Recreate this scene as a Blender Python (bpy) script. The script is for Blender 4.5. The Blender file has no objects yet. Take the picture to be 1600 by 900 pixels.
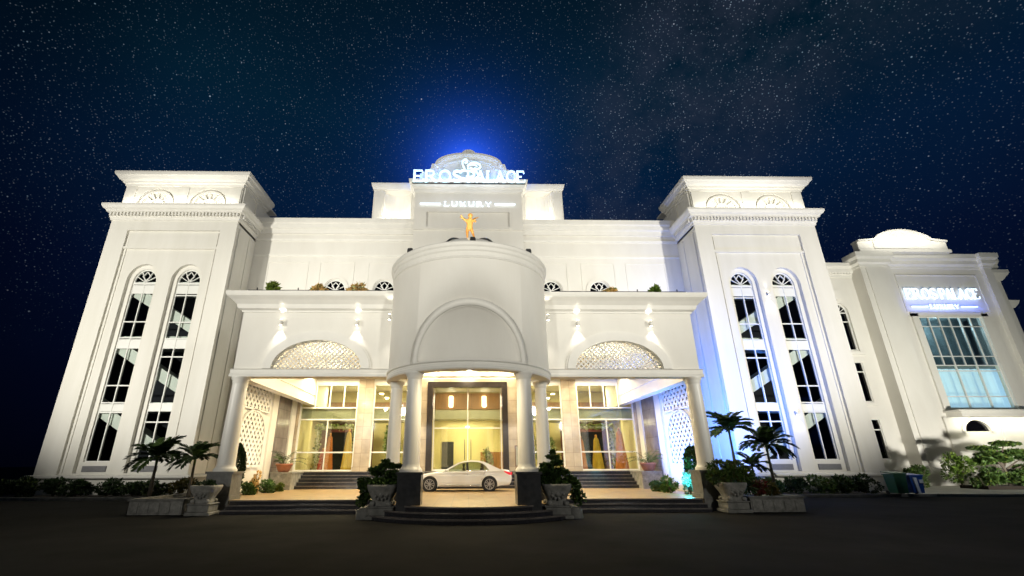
import bpy, bmesh, math, random
from mathutils import Vector, Matrix
from mathutils.geometry import tessellate_polygon
R = math.radians
PI = math.pi
random.seed(7)
sc = bpy.context.scene
COL = sc.collection

# ------------------------------------------------------------------ camera
cam_d = bpy.data.cameras.new('camera')
cam = bpy.data.objects.new('camera', cam_d)
COL.objects.link(cam)
cam_d.sensor_width = 36.0
cam_d.lens = 717.31 / 1600 * 36.0
cam_d.shift_x = 57.097 / 1600
cam_d.shift_y = 8.715 / 1600
cam_d.clip_start = 0.1
cam_d.clip_end = 2000
_p, _y, _r = 0.354855, 0.020704, -0.002873
_fw = Vector((math.sin(_y) * math.cos(_p), math.cos(_y) * math.cos(_p), math.sin(_p)))
_rt = Vector((math.cos(_y), -math.sin(_y), 0))
_up = _rt.cross(_fw)
_r2 = _rt * math.cos(_r) + _up * math.sin(_r)
_u2 = -_rt * math.sin(_r) + _up * math.cos(_r)
cam.matrix_world = Matrix(((_r2.x, _u2.x, -_fw.x, -0.115), (_r2.y, _u2.y, -_fw.y, 0), (_r2.z, _u2.z, -_fw.z, 1.769), (0, 0, 0, 1)))
sc.camera = cam

# ------------------------------------------------------------------ render settings
sc.view_settings.view_transform = 'Standard'
sc.view_settings.look = 'None'
sc.view_settings.gamma = 1
sc.view_settings.exposure = 0.2
sc.view_settings.use_curve_mapping = False
sc.cycles.use_denoising = True
sc.cycles.max_bounces = 6
sc.cycles.diffuse_bounces = 3
sc.cycles.glossy_bounces = 3
sc.cycles.transparent_max_bounces = 12
sc.cycles.sample_clamp_indirect = 4.0
sc.cycles.caustics_reflective = False
sc.cycles.caustics_refractive = False


# ------------------------------------------------------------------ world: night sky with stars
def build_world():
    w = bpy.data.worlds.new('World')
    sc.world = w
    w.use_nodes = True
    nt = w.node_tree
    N, L = nt.nodes, nt.links
    N.clear()

    def n(t, **k):
        o = N.new(t)
        for a, b in k.items():
            setattr(o, a, b)
        return o

    def math_(op, a, b=None, clamp=False):
        o = n('ShaderNodeMath', operation=op, use_clamp=clamp)
        for i, v in enumerate((a, b)):
            if v is None:
                continue
            if isinstance(v, (int, float)):
                o.inputs[i].default_value = v
            else:
                L.new(v, o.inputs[i])
        return o.outputs[0]

    def vdot(vec, c):
        o = n('ShaderNodeVectorMath', operation='DOT_PRODUCT')
        L.new(vec, o.inputs[0])
        o.inputs[1].default_value = c
        return o.outputs['Value']

    def mixc(fac, a, b, mode='MIX'):
        o = n('ShaderNodeMix', data_type='RGBA', blend_type=mode)
        if isinstance(fac, (int, float)):
            o.inputs[0].default_value = fac
        else:
            L.new(fac, o.inputs[0])
        for idx, v in ((6, a), (7, b)):
            if isinstance(v, tuple):
                o.inputs[idx].default_value = v
            else:
                L.new(v, o.inputs[idx])
        return o.outputs[2]

    tc = n('ShaderNodeTexCoord')
    d = tc.outputs['Generated']
    sep = n('ShaderNodeSeparateXYZ')
    L.new(d, sep.inputs[0])
    x, y, z = sep.outputs
    # height gradient
    ramp = n('ShaderNodeValToRGB')
    L.new(z, ramp.inputs[0])
    cr = ramp.color_ramp
    cr.elements[0].position = 0.0
    cr.elements[0].color = (0.0004, 0.0007, 0.003, 1)
    cr.elements[1].position = 1.0
    cr.elements[1].color = (0.0005, 0.001, 0.003, 1)
    for p, c in ((0.12, (0.0005, 0.0012, 0.006, 1)), (0.33, (0.0007, 0.0028, 0.013, 1)), (0.5, (0.0008, 0.0065, 0.021, 1)),
                 (0.64, (0.0007, 0.0075, 0.015, 1)), (0.78, (0.0006, 0.0045, 0.007, 1))):
        e = cr.elements.new(p)
        e.color = c
    base = ramp.outputs[0]
    # darker towards the left horizon, darker far right
    az = math_('ARCTAN2', x, y)
    left = n('ShaderNodeMapRange')
    left.inputs[1].default_value = -0.95
    left.inputs[2].default_value = -0.55
    left.inputs[3].default_value = 0.35
    left.inputs[4].default_value = 1.0
    left.interpolation_type = 'SMOOTHSTEP'
    L.new(az, left.inputs[0])
    # blotchy variation
    noi = n('ShaderNodeTexNoise')
    noi.inputs['Scale'].default_value = 3.0
    noi.inputs['Detail'].default_value = 5
    L.new(d, noi.inputs['Vector'])
    v = math_('MULTIPLY_ADD', noi.outputs[0], 1.2)
    v.node.inputs[2].default_value = 0.75
    base = mixc(1.0, base, (1, 1, 1, 1), 'MULTIPLY')
    vm = n('ShaderNodeVectorMath', operation='SCALE')
    L.new(base, vm.inputs[0])
    L.new(math_('MULTIPLY', v, left.outputs[0]), vm.inputs['Scale'])
    col = vm.outputs[0]
    # milky way band: great circle through the upper right
    a = Vector((0.33, 1.0, 0.66)).normalized()
    b = Vector((0.95, 0.75, 1.28)).normalized()
    nrm = a.cross(b).normalized()
    band = math_('ABSOLUTE', vdot(d, nrm))
    mr = n('ShaderNodeMapRange')
    mr.inputs[1].default_value = 0.30
    mr.inputs[2].default_value = 0.0
    mr.interpolation_type = 'SMOOTHSTEP'
    L.new(band, mr.inputs[0])
    mr2 = n('ShaderNodeMapRange')
    mr2.inputs[1].default_value = -0.05
    mr2.inputs[2].default_value = 0.45
    mr2.interpolation_type = 'SMOOTHSTEP'
    L.new(x, mr2.inputs[0])
    n2 = n('ShaderNodeTexNoise')
    n2.inputs['Scale'].default_value = 7
    n2.inputs['Detail'].default_value = 8
    n2.inputs['Roughness'].default_value = 0.65
    L.new(d, n2.inputs['Vector'])
    nn = n('ShaderNodeMapRange')
    nn.inputs[1].default_value = 0.38
    nn.inputs[2].default_value = 0.72
    L.new(n2.outputs[0], nn.inputs[0])
    milky = math_('MULTIPLY', math_('MULTIPLY', mr.outputs[0], mr2.outputs[0]), nn.outputs[0])
    col = mixc(milky, col, (0.021, 0.027, 0.044, 1))
    # sign and floodlight glow painted into the sky colour above the building
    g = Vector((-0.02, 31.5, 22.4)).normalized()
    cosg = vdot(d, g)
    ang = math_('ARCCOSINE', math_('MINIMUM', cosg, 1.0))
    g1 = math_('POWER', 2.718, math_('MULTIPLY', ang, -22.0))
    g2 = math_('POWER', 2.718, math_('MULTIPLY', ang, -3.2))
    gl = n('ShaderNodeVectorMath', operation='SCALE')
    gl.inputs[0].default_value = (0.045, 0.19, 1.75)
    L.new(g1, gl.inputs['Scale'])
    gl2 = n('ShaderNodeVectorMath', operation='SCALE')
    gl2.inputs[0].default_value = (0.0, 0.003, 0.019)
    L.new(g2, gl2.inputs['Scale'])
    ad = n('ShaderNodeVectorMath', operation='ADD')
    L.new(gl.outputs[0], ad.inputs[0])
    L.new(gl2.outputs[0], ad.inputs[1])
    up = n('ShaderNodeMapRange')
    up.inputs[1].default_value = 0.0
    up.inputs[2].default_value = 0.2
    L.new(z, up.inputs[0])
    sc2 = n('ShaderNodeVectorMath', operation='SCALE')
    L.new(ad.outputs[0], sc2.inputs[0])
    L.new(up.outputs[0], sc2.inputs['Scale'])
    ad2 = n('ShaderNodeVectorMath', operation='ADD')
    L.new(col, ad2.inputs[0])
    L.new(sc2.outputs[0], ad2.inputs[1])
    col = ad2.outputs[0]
    # stars, three sizes
    hor = n('ShaderNodeMapRange')
    hor.inputs[1].default_value = 0.16
    hor.inputs[2].default_value = 0.45
    L.new(z, hor.inputs[0])
    total = None
    for S, rad, pw, gain, mw in ((260, 0.0009, 2.2, 0.20, 0.8), (130, 0.0010, 3.5, 0.33, 0.35), (44, 0.0013, 5.5, 0.6, 0.1)):
        vo = n('ShaderNodeTexVoronoi', feature='F1')
        vo.inputs['Scale'].default_value = S
        L.new(d, vo.inputs['Vector'])
        m = n('ShaderNodeMapRange')
        m.inputs[1].default_value = rad * S * 1.25
        m.inputs[2].default_value = rad * S * 0.25
        L.new(vo.outputs['Distance'], m.inputs[0])
        cs = n('ShaderNodeSeparateColor')
        L.new(vo.outputs['Color'], cs.inputs[0])
        br = math_('POWER', cs.outputs[0], pw)
        dens = math_('MULTIPLY_ADD', milky, mw * 3.0)
        dens.node.inputs[2].default_value = 1.0 - mw * 0.5
        s = math_('MULTIPLY', math_('MULTIPLY', m.outputs[0], br), math_('MULTIPLY', dens, gain))
        tint = mixc(cs.outputs[1], (0.5, 0.8, 1.0, 1), (0.85, 0.85, 0.98, 1))
        sv = n('ShaderNodeVectorMath', operation='SCALE')
        L.new(tint, sv.inputs[0])
        L.new(s, sv.inputs['Scale'])
        if total is None:
            total = sv.outputs[0]
        else:
            q = n('ShaderNodeVectorMath', operation='ADD')
            L.new(total, q.inputs[0])
            L.new(sv.outputs[0], q.inputs[1])
            total = q.outputs[0]
    st = n('ShaderNodeVectorMath', operation='SCALE')
    L.new(total, st.inputs[0])
    L.new(hor.outputs[0], st.inputs['Scale'])
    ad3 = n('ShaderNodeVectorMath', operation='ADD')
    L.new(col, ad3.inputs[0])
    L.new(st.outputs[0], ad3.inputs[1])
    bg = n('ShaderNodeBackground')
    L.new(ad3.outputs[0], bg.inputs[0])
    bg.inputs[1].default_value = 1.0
    sky = n('ShaderNodeTexSky', sky_type='NISHITA')
    sky.sun_disc = False
    sky.sun_elevation = R(-5)
    sky.sun_rotation = R(200)
    bg2 = n('ShaderNodeBackground')
    L.new(sky.outputs[0], bg2.inputs[0])
    bg2.inputs[1].default_value = 0.004
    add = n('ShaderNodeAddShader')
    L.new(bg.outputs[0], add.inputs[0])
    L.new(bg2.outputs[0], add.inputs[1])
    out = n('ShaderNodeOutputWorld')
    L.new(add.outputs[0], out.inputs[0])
    w.cycles.sampling_method = 'NONE'


build_world()

# ------------------------------------------------------------------ lights
WARM = (1.0, 0.93, 0.80)
WARMER = (1.0, 0.84, 0.55)
COOL = (0.96, 0.98, 1.0)


def spot(name, loc, target, power, angle, color=WARM, blend=0.6, radius=0.25):
    l = bpy.data.lights.new(name, 'SPOT')
    l.energy = power
    l.color = color
    l.spot_size = R(angle)
    l.spot_blend = blend
    l.shadow_soft_size = radius
    o = bpy.data.objects.new(name, l)
    o.location = loc
    o.rotation_euler = (Vector(target) - Vector(loc)).to_track_quat('-Z', 'Y').to_euler()
    COL.objects.link(o)
    return o


def point(name, loc, power, color=WARM, radius=0.15):
    l = bpy.data.lights.new(name, 'POINT')
    l.energy = power
    l.color = color
    l.shadow_soft_size = radius
    o = bpy.data.objects.new(name, l)
    o.location = loc
    COL.objects.link(o)
    return o


def area(name, loc, target, power, sx, sy, color=WARM, spread=180):
    l = bpy.data.lights.new(name, 'AREA')
    l.shape = 'RECTANGLE'
    l.size = sx
    l.size_y = sy
    l.energy = power
    l.color = color
    l.spread = R(spread)
    o = bpy.data.objects.new(name, l)
    o.location = loc
    o.rotation_euler = (Vector(target) - Vector(loc)).to_track_quat('-Z', 'Y').to_euler()
    COL.objects.link(o)
    return o


FLOOD = (1.0, 0.965, 0.865)
# floodlights of the forecourt, unseen masts left and right, plus added fills
for s in (-1, 1):
    spot('yard_flood_light', (s * 27, 6, 7.5), (s * 19.8, 30, 12.8), 25500, 63, FLOOD, 0.7, 0.5)
    spot('yard_flood_light', (s * 24, 5, 7.5), (s * 6, 28, 11.5), 9500, 56, FLOOD, 0.8, 0.6)
    spot('yard_flood_light', (s * 9, -4, 8.5), (s * 3.5, 20, 12.0), 8400, 54, FLOOD, 0.9, 0.6)
    spot('tower_return_fill', (s * 9, -4, 8.7), (-s * 17.2, 32, 14.5), 6500, 30, FLOOD, 0.9, 0.5)  # added cross fill that brightens the inner tower returns
    spot('base_fill_light', (s * 13, -3, 6.5), (s * 6.5, 20.0, 1.0), 3000, 46, FLOOD, 1.0, 0.4)  # added low fill for the pots, planters and plinths
    # roof terrace floods that wash the upper wall
    for xx in (5.0, 9.0, 13.8):
        spot('terrace_flood_light', (s * xx, 25.5, 9.9 if xx < 11 else 11), (s * (xx + .3), 33, 17.0), 110, 120, FLOOD, 0.9, 0.3)
    # light troughs on the tower ledges
    area('ledge_light', (s * 21.4, 29.65, 19.85), (s * 21.4, 30.3, 21.1), 62, 8.2, 0.12, FLOOD)
    # niches of the central block
    point('niche_light', (s * 6.1, 33.0, 20.75), 90, FLOOD, 0.12)
# annex floods without fixtures, the second added to brighten the link wall
spot('annex_flood_light', (33.5, 22, 1.2), (35.2, 36, 8.5), 7800, 90, FLOOD, 0.8, 0.45)
spot('annex_flood_light', (27.5, 14, 6), (33.0, 37, 13), 3800, 40, FLOOD, 0.9, 0.4)
spot('annex_flood_light', (31, 16, 6), (41, 36, 15), 2100, 58, (0.9, 1.0, 0.88), 0.8, 0.4)
area('annex_roof_light', (38.4, 34.2, 19.9), (38.4, 35.9, 21.0), 110, 7.5, 0.15, FLOOD)


# ------------------------------------------------------------------ materials
MATS = {}


def mat(name, color, rough=0.6, var=0.0, vscale=3.0, bump=0.0, bscale=20.0, metal=0.0, emit=None, estr=0.0,
        spec=0.5, color2=None, alpha=None, stretch=None, coat=0.0):
    m = bpy.data.materials.new(name)
    m.use_nodes = True
    nt = m.node_tree
    N, L = nt.nodes, nt.links
    b = N['Principled BSDF']
    b.inputs['Base Color'].default_value = (*color, 1)
    b.inputs['Roughness'].default_value = rough
    b.inputs['Metallic'].default_value = metal
    b.inputs['Specular IOR Level'].default_value = spec
    b.inputs['Coat Weight'].default_value = coat
    tc = N.new('ShaderNodeTexCoord')
    mp = N.new('ShaderNodeMapping')
    L.new(tc.outputs['Object'], mp.inputs[0])
    if stretch:
        mp.inputs['Scale'].default_value = stretch
    if var > 0 or color2:
        t = N.new('ShaderNodeTexNoise')
        t.inputs['Scale'].default_value = vscale
        t.inputs['Detail'].default_value = 6
        t.inputs['Roughness'].default_value = 0.6
        L.new(mp.outputs[0], t.inputs['Vector'])
        r = N.new('ShaderNodeMapRange')
        r.inputs[1].default_value = 0.3
        r.inputs[2].default_value = 0.7
        L.new(t.outputs[0], r.inputs[0])
        mx = N.new('ShaderNodeMix')
        mx.data_type = 'RGBA'
        L.new(r.outputs[0], mx.inputs[0])
        c2 = color2 if color2 else tuple(c * (1 - var) for c in color)
        mx.inputs[6].default_value = (*c2, 1)
        mx.inputs[7].default_value = (*color, 1)
        L.new(mx.outputs[2], b.inputs['Base Color'])
    if bump > 0:
        t2 = N.new('ShaderNodeTexNoise')
        t2.inputs['Scale'].default_value = bscale
        t2.inputs['Detail'].default_value = 4
        L.new(mp.outputs[0], t2.inputs['Vector'])
        bp = N.new('ShaderNodeBump')
        bp.inputs['Strength'].default_value = bump
        bp.inputs['Distance'].default_value = 0.02
        L.new(t2.outputs[0], bp.inputs['Height'])
        L.new(bp.outputs[0], b.inputs['Normal'])
    if emit:
        b.inputs['Emission Color'].default_value = (*emit, 1)
        b.inputs['Emission Strength'].default_value = estr
    if alpha is not None:
        b.inputs['Alpha'].default_value = alpha
    MATS[name] = m
    return m


def glass_mat(name, tint, gloss_fac=0.25, rough=0.02, glosscol=(1, 1, 1)):
    """window glass: mostly see-through, partly mirror"""
    m = bpy.data.materials.new(name)
    m.use_nodes = True
    N, L = m.node_tree.nodes, m.node_tree.links
    N.clear()
    o = N.new('ShaderNodeOutputMaterial')
    t = N.new('ShaderNodeBsdfTransparent')
    t.inputs[0].default_value = (*tint, 1)
    g = N.new('ShaderNodeBsdfGlossy')
    g.inputs['Roughness'].default_value = rough
    g.inputs[0].default_value = (*glosscol, 1)
    fr = N.new('ShaderNodeLayerWeight')
    fr.inputs[0].default_value = 0.5
    pw = N.new('ShaderNodeMath')
    pw.operation = 'POWER'
    pw.inputs[1].default_value = 4.0
    L.new(fr.outputs['Facing'], pw.inputs[0])
    md = N.new('ShaderNodeMath')
    md.operation = 'MULTIPLY_ADD'
    md.inputs[1].default_value = 0.8
    md.inputs[2].default_value = gloss_fac
    md.use_clamp = True
    L.new(pw.outputs[0], md.inputs[0])
    mx = N.new('ShaderNodeMixShader')
    L.new(md.outputs[0], mx.inputs[0])
    L.new(t.outputs[0], mx.inputs[1])
    L.new(g.outputs[0], mx.inputs[2])
    L.new(mx.outputs[0], o.inputs[0])
    MATS[name] = m
    return m


WALL = mat('painted_render', (0.80, 0.78, 0.72), 0.7, 0.07, 0.8, 0.15, 9, color2=(0.745, 0.72, 0.655), stretch=(1, 1, 0.4))
WALLT = mat('painted_render_tower', (0.78, 0.76, 0.70), 0.7, 0.07, 1.2, 0.12, 7, stretch=(1, 1, 0.16), color2=(0.71, 0.69, 0.62))
TRIM = mat('painted_trim', (0.82, 0.80, 0.74), 0.55, 0.08, 1.3)
COLM = mat('painted_column', (0.80, 0.78, 0.72), 0.4, 0.06, 1.0)
CEIL = mat('porch_ceiling', (0.80, 0.76, 0.66), 0.6, 0.05, 1)
FRAMEW = mat('white_window_frame', (0.8, 0.8, 0.76), 0.4)
STAIR = mat('stair_soffit', (0.84, 0.84, 0.74), 0.7, 0.1, 1)
DARKROOM = mat('dark_room', (0.012, 0.012, 0.016), 0.9)  # near-black colour standing in for the shade of unlit rooms and openings
GLASSD = glass_mat('stair_glass', (0.92, 0.95, 0.95), 0.04, 0.02)
GLASSL = glass_mat('lobby_glass', (0.93, 0.96, 0.88), 0.10, 0.03)
GLASSB = glass_mat('black_glass', (0.25, 0.25, 0.28), 0.10, 0.03)
GRILLE = mat('vent_grey', (0.22, 0.22, 0.23), 0.6, 0.2, 8)
BLACKST = mat('black_granite', (0.022, 0.022, 0.028), 0.14, 0.5, 14, spec=0.7, color2=(0.045, 0.045, 0.052))
PLINTH2 = mat('grey_plinth_stone', (0.20, 0.20, 0.19), 0.4, 0.4, 5, color2=(0.11, 0.11, 0.105))
NOSING = mat('step_edge_highlight', (0.20, 0.18, 0.17), 0.25, 0.5, 3)  # lighter grey painted on the edges for the porch light they catch
PLINTH = mat('dark_plinth_stone', (0.06, 0.062, 0.066), 0.3, 0.5, 6, color2=(0.025, 0.027, 0.03))
TILE = None
MARBLE = mat('beige_marble', (0.55, 0.46, 0.34), 0.25, 0.4, 2.2, color2=(0.36, 0.30, 0.22))
GREYMARB = mat('grey_marble', (0.30, 0.27, 0.25), 0.3, 0.4, 3, color2=(0.14, 0.125, 0.12))
BLKFRAME = mat('dark_portal_stone', (0.035, 0.028, 0.026), 0.2, 0.4, 8)
GOLDM = mat('gold_paint', (0.90, 0.42, 0.10), 0.35, 0.3, 5, metal=0.15)
GRANITE = mat('carved_grey_granite', (0.38, 0.37, 0.34), 0.85, 0.5, 5, 0.8, 14, color2=(0.17, 0.17, 0.155))
GRANITE2 = mat('weathered_granite', (0.30, 0.295, 0.27), 0.9, 0.5, 2.5, 0.9, 10, color2=(0.12, 0.12, 0.11))
TERRA = mat('terracotta', (0.42, 0.16, 0.08), 0.6, 0.3, 6)
SOIL = mat('soil', (0.03, 0.022, 0.015), 0.95, 0.4, 9, 0.5)
METALK = mat('black_metal', (0.02, 0.02, 0.022), 0.4)
LOBWALL = mat('lobby_wall', (0.74, 0.66, 0.34), 0.6, 0.15, 0.8, color2=(0.62, 0.54, 0.27))
WOOD = mat('lobby_wood', (0.42, 0.20, 0.07), 0.4, 0.4, 2, stretch=(4, 1, 0.5))
REDWOOD = mat('red_brown_panel', (0.16, 0.045, 0.04), 0.4, 0.4, 3)
LOBFLOOR = mat('lobby_floor', (0.5, 0.44, 0.33), 0.15, 0.2, 3)
GREYBAND = mat('mezzanine_band', (0.36, 0.36, 0.27), 0.4, 0.3, 1.5)
LAMPW = mat('lit_lamp', (1, 1, 1), 0.5, emit=(1.0, 0.93, 0.75), estr=14)
LAMPBODY = mat('lamp_body', (0.75, 0.73, 0.68), 0.4)
SIGNC = mat('sign_letter_lit', (0.8, 0.9, 1.0), 0.4, emit=(0.52, 0.84, 1.0), estr=1.05)
SIGNW = mat('sign_small_lit', (0.9, 0.95, 1.0), 0.4, emit=(0.66, 0.84, 1.0), estr=1.2)
SIGNK = mat('sign_letter_side', (0.5, 0.6, 0.8), 0.4, emit=(0.25, 0.5, 1.0), estr=1.0)


def leafmat(name, c1, c2, rough=0.5):
    return mat(name, c1, rough, 0.3, 2.5, color2=c2, spec=0.3)


LEAF = leafmat('leaf_mid_green', (0.085, 0.15, 0.03), (0.035, 0.075, 0.018))
LEAFD = leafmat('leaf_dark_green', (0.035, 0.065, 0.018), (0.014, 0.03, 0.011))
LEAFY = leafmat('leaf_yellow_green', (0.16, 0.20, 0.03), (0.06, 0.11, 0.02))
LEAFC = leafmat('leaf_croton', (0.14, 0.09, 0.02), (0.05, 0.07, 0.015))
LEAFO = leafmat('leaf_orange', (0.70, 0.42, 0.16), (0.5, 0.36, 0.12))
LEAFR = leafmat('leaf_red', (0.22, 0.03, 0.025), (0.08, 0.02, 0.015))
LEAFT = leafmat('leaf_silver', (0.30, 0.42, 0.34), (0.14, 0.24, 0.18))
LEAFB = leafmat('leaf_bright', (0.15, 0.24, 0.03), (0.06, 0.12, 0.02))
FLOWER = leafmat('pale_flower', (0.70, 0.68, 0.42), (0.25, 0.36, 0.10))
BARK = mat('palm_bark', (0.13, 0.11, 0.08), 0.9, 0.4, 8, 0.6, 20)
BARKG = mat('grey_bark', (0.16, 0.13, 0.10), 0.9, 0.4, 8, 0.6, 20)


def ground_mat():
    m = mat('asphalt', (0.026, 0.0258, 0.024), 0.95, 0.4, 0.5, 0.5, 60, color2=(0.013, 0.013, 0.0122), spec=0.03)
    return m


ASPH = ground_mat()


def tile_mat(name, c1, c2, mortar, sx, sy, rough, msize=0.006, axis='XY', var=0.0):
    m = bpy.data.materials.new(name)
    m.use_nodes = True
    N, L = m.node_tree.nodes, m.node_tree.links
    b = N['Principled BSDF']
    b.inputs['Roughness'].default_value = rough
    tc = N.new('ShaderNodeTexCoord')
    vec = tc.outputs['Object']
    if axis != 'XY':
        sp = N.new('ShaderNodeSeparateXYZ')
        cb = N.new('ShaderNodeCombineXYZ')
        L.new(vec, sp.inputs[0])
        L.new(sp.outputs['X' if axis[0] == 'X' else 'Y'], cb.inputs[0])
        L.new(sp.outputs['Z'], cb.inputs[1])
        vec = cb.outputs[0]
    br = N.new('ShaderNodeTexBrick')
    br.offset = 0.0
    br.inputs['Color1'].default_value = (*c1, 1)
    br.inputs['Color2'].default_value = (*c2, 1)
    br.inputs['Mortar'].default_value = (*mortar, 1)
    br.inputs['Scale'].default_value = 1
    br.inputs['Mortar Size'].default_value = msize
    br.inputs['Brick Width'].default_value = sx
    br.inputs['Row Height'].default_value = sy
    L.new(vec, br.inputs['Vector'])
    no = N.new('ShaderNodeTexNoise')
    no.inputs['Scale'].default_value = 1.7
    no.inputs['Detail'].default_value = 7
    L.new(tc.outputs['Object'], no.inputs['Vector'])
    mr = N.new('ShaderNodeMapRange')
    mr.inputs[1].default_value = 0.3
    mr.inputs[2].default_value = 0.75
    mr.inputs[3].default_value = 1 - var
    mr.inputs[4].default_value = 1
    L.new(no.outputs[0], mr.inputs[0])
    ml = N.new('ShaderNodeVectorMath')
    ml.operation = 'SCALE'
    L.new(br.outputs[0], ml.inputs[0])
    L.new(mr.outputs[0], ml.inputs['Scale'])
    L.new(ml.outputs[0], b.inputs['Base Color'])
    return m


TILE = tile_mat('tan_paving', (0.50, 0.34, 0.16), (0.44, 0.30, 0.14), (0.25, 0.19, 0.12), 0.6, 0.6, 0.35, 0.008, var=0.25)
MARBLE = tile_mat('beige_marble_slabs', (0.56, 0.47, 0.35), (0.46, 0.38, 0.28), (0.26, 0.2, 0.15), 1.1, 0.8, 0.22, 0.008, 'XZ', var=0.35)
GREYMARB = tile_mat('grey_marble_slabs', (0.32, 0.28, 0.26), (0.25, 0.22, 0.21), (0.12, 0.1, 0.1), 1.1, 0.8, 0.25, 0.008, 'YZ', var=0.4)
PAVE = tile_mat('pale_paving', (0.42, 0.41, 0.36), (0.36, 0.36, 0.31), (0.22, 0.22, 0.18), 0.9, 0.9, 0.7, 0.01, var=0.2)


# ------------------------------------------------------------------ mesh helpers
class MB:
    def __init__(s):
        s.v = []
        s.f = []
        s.smooth = []
        s.mi = []
        s.mats = []
        s.cur = 0
        s.sm = False

    def m(s, material):
        if material not in s.mats:
            s.mats.append(material)
        s.cur = s.mats.index(material)
        return s

    def face(s, idx):
        s.f.append(tuple(idx))
        s.mi.append(s.cur)
        s.smooth.append(s.sm)

    def add(s, vs, fs):
        o = len(s.v)
        s.v += [tuple(v) for v in vs]
        for f in fs:
            s.face([i + o for i in f])

    def box(s, x0, x1, y0, y1, z0, z1):
        if x0 > x1: x0, x1 = x1, x0
        if y0 > y1: y0, y1 = y1, y0
        if z0 > z1: z0, z1 = z1, z0
        vs = [(x0, y0, z0), (x1, y0, z0), (x1, y1, z0), (x0, y1, z0), (x0, y0, z1), (x1, y0, z1), (x1, y1, z1), (x0, y1, z1)]
        s.add(vs, [(0, 3, 2, 1), (4, 5, 6, 7), (0, 1, 5, 4), (1, 2, 6, 5), (2, 3, 7, 6), (3, 0, 4, 7)])
        return s

    def prism(s, loops, fn, w0, w1):
        """loops: outer + holes in (u,v); fn(u,v,w) -> xyz"""
        tris = tessellate_polygon([[Vector((u, v, 0)) for u, v in lp] for lp in loops])
        flat = [p for lp in loops for p in lp]
        n = len(flat)
        o = len(s.v)
        s.v += [fn(u, v, w0) for u, v in flat] + [fn(u, v, w1) for u, v in flat]
        for t in tris:
            s.face([o + t[0], o + t[1], o + t[2]])
            s.face([o + n + t[2], o + n + t[1], o + n + t[0]])
        k = 0
        for lp in loops:
            m_ = len(lp)
            for i in range(m_):
                a, b = k + i, k + (i + 1) % m_
                s.face([o + a, o + b, o + n + b, o + n + a])
            k += m_
        return s

    def tube(s, pts, rads, seg=10, cap=True, smooth=True):
        old = s.sm
        s.sm = smooth
        P = [Vector(p) for p in pts]
        if isinstance(rads, (int, float)):
            rads = [rads] * len(P)
        o = len(s.v)
        ref = None
        for i, p in enumerate(P):
            t = (P[min(i + 1, len(P) - 1)] - P[max(i - 1, 0)]).normalized()
            if ref is None:
                ref = Vector((1, 0, 0)) if abs(t.x) < 0.8 else Vector((0, 1, 0))
            a = (ref - t * ref.dot(t)).normalized()
            b = t.cross(a)
            ref = a
            for k in range(seg):
                q = 2 * PI * k / seg
                s.v.append(tuple(p + (a * math.cos(q) + b * math.sin(q)) * rads[i]))
        for i in range(len(P) - 1):
            for k in range(seg):
                k2 = (k + 1) % seg
                s.face([o + i * seg + k, o + i * seg + k2, o + (i + 1) * seg + k2, o + (i + 1) * seg + k])
        s.sm = False
        if cap:
            s.face([o + k for k in range(seg)][::-1])
            s.face([o + (len(P) - 1) * seg + k for k in range(seg)])
        s.sm = old
        return s

    def lathe(s, cx, cy, prof, seg=24, smooth=True, a0=0.0, a1=2 * PI):
        old = s.sm
        s.sm = smooth
        full = abs(a1 - a0 - 2 * PI) < 1e-6
        nn = seg if full else seg + 1
        o = len(s.v)
        for r, z in prof:
            for k in range(nn):
                q = a0 + (a1 - a0) * k / seg
                s.v.append((cx + r * math.cos(q), cy + r * math.sin(q), z))
        for i in range(len(prof) - 1):
            for k in range(seg):
                k2 = (k + 1) % nn
                s.face([o + i * nn + k, o + i * nn + k2, o + (i + 1) * nn + k2, o + (i + 1) * nn + k])
        s.sm = old
        return s

    def sweep(s, path, prof, closed_prof=True):
        """sweep (out,z) profile along an open XY path with mitres; out = to the right of travel"""
        P = [Vector((p[0], p[1])) for p in path]
        nrm = []
        for i in range(len(P)):
            def rn(a, b):
                d = (b - a).normalized()
                return Vector((d.y, -d.x))
            if i == 0:
                n_ = rn(P[0], P[1])
            elif i == len(P) - 1:
                n_ = rn(P[-2], P[-1])
            else:
                n1, n2 = rn(P[i - 1], P[i]), rn(P[i], P[i + 1])
                bis = (n1 + n2).normalized()
                n_ = bis / max(0.3, bis.dot(n1))
            nrm.append(n_)
        o = len(s.v)
        m_ = len(prof)
        for p, n_ in zip(P, nrm):
            for out, z in prof:
                s.v.append((p.x + n_.x * out, p.y + n_.y * out, z))
        for i in range(len(P) - 1):
            for k in range(m_ if closed_prof else m_ - 1):
                k2 = (k + 1) % m_
                s.face([o + i * m_ + k, o + i * m_ + k2, o + (i + 1) * m_ + k2, o + (i + 1) * m_ + k])
        if closed_prof:
            s.face([o + k for k in range(m_)])
            s.face([o + (len(P) - 1) * m_ + k for k in range(m_)][::-1])
        return s

    def ball(s, c, r, sx=1, sy=1, sz=1, seg=12, rings=8):
        old = s.sm
        s.sm = True
        prof = []
        o = len(s.v)
        for i in range(rings + 1):
            t = PI * i / rings
            for k in range(seg):
                q = 2 * PI * k / seg
                s.v.append((c[0] + r * sx * math.sin(t) * math.cos(q), c[1] + r * sy * math.sin(t) * math.sin(q), c[2] - r * sz * math.cos(t)))
        for i in range(rings):
            for k in range(seg):
                k2 = (k + 1) % seg
                s.face([o + i * seg + k, o + i * seg + k2, o + (i + 1) * seg + k2, o + (i + 1) * seg + k])
        s.sm = old
        return s

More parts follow.
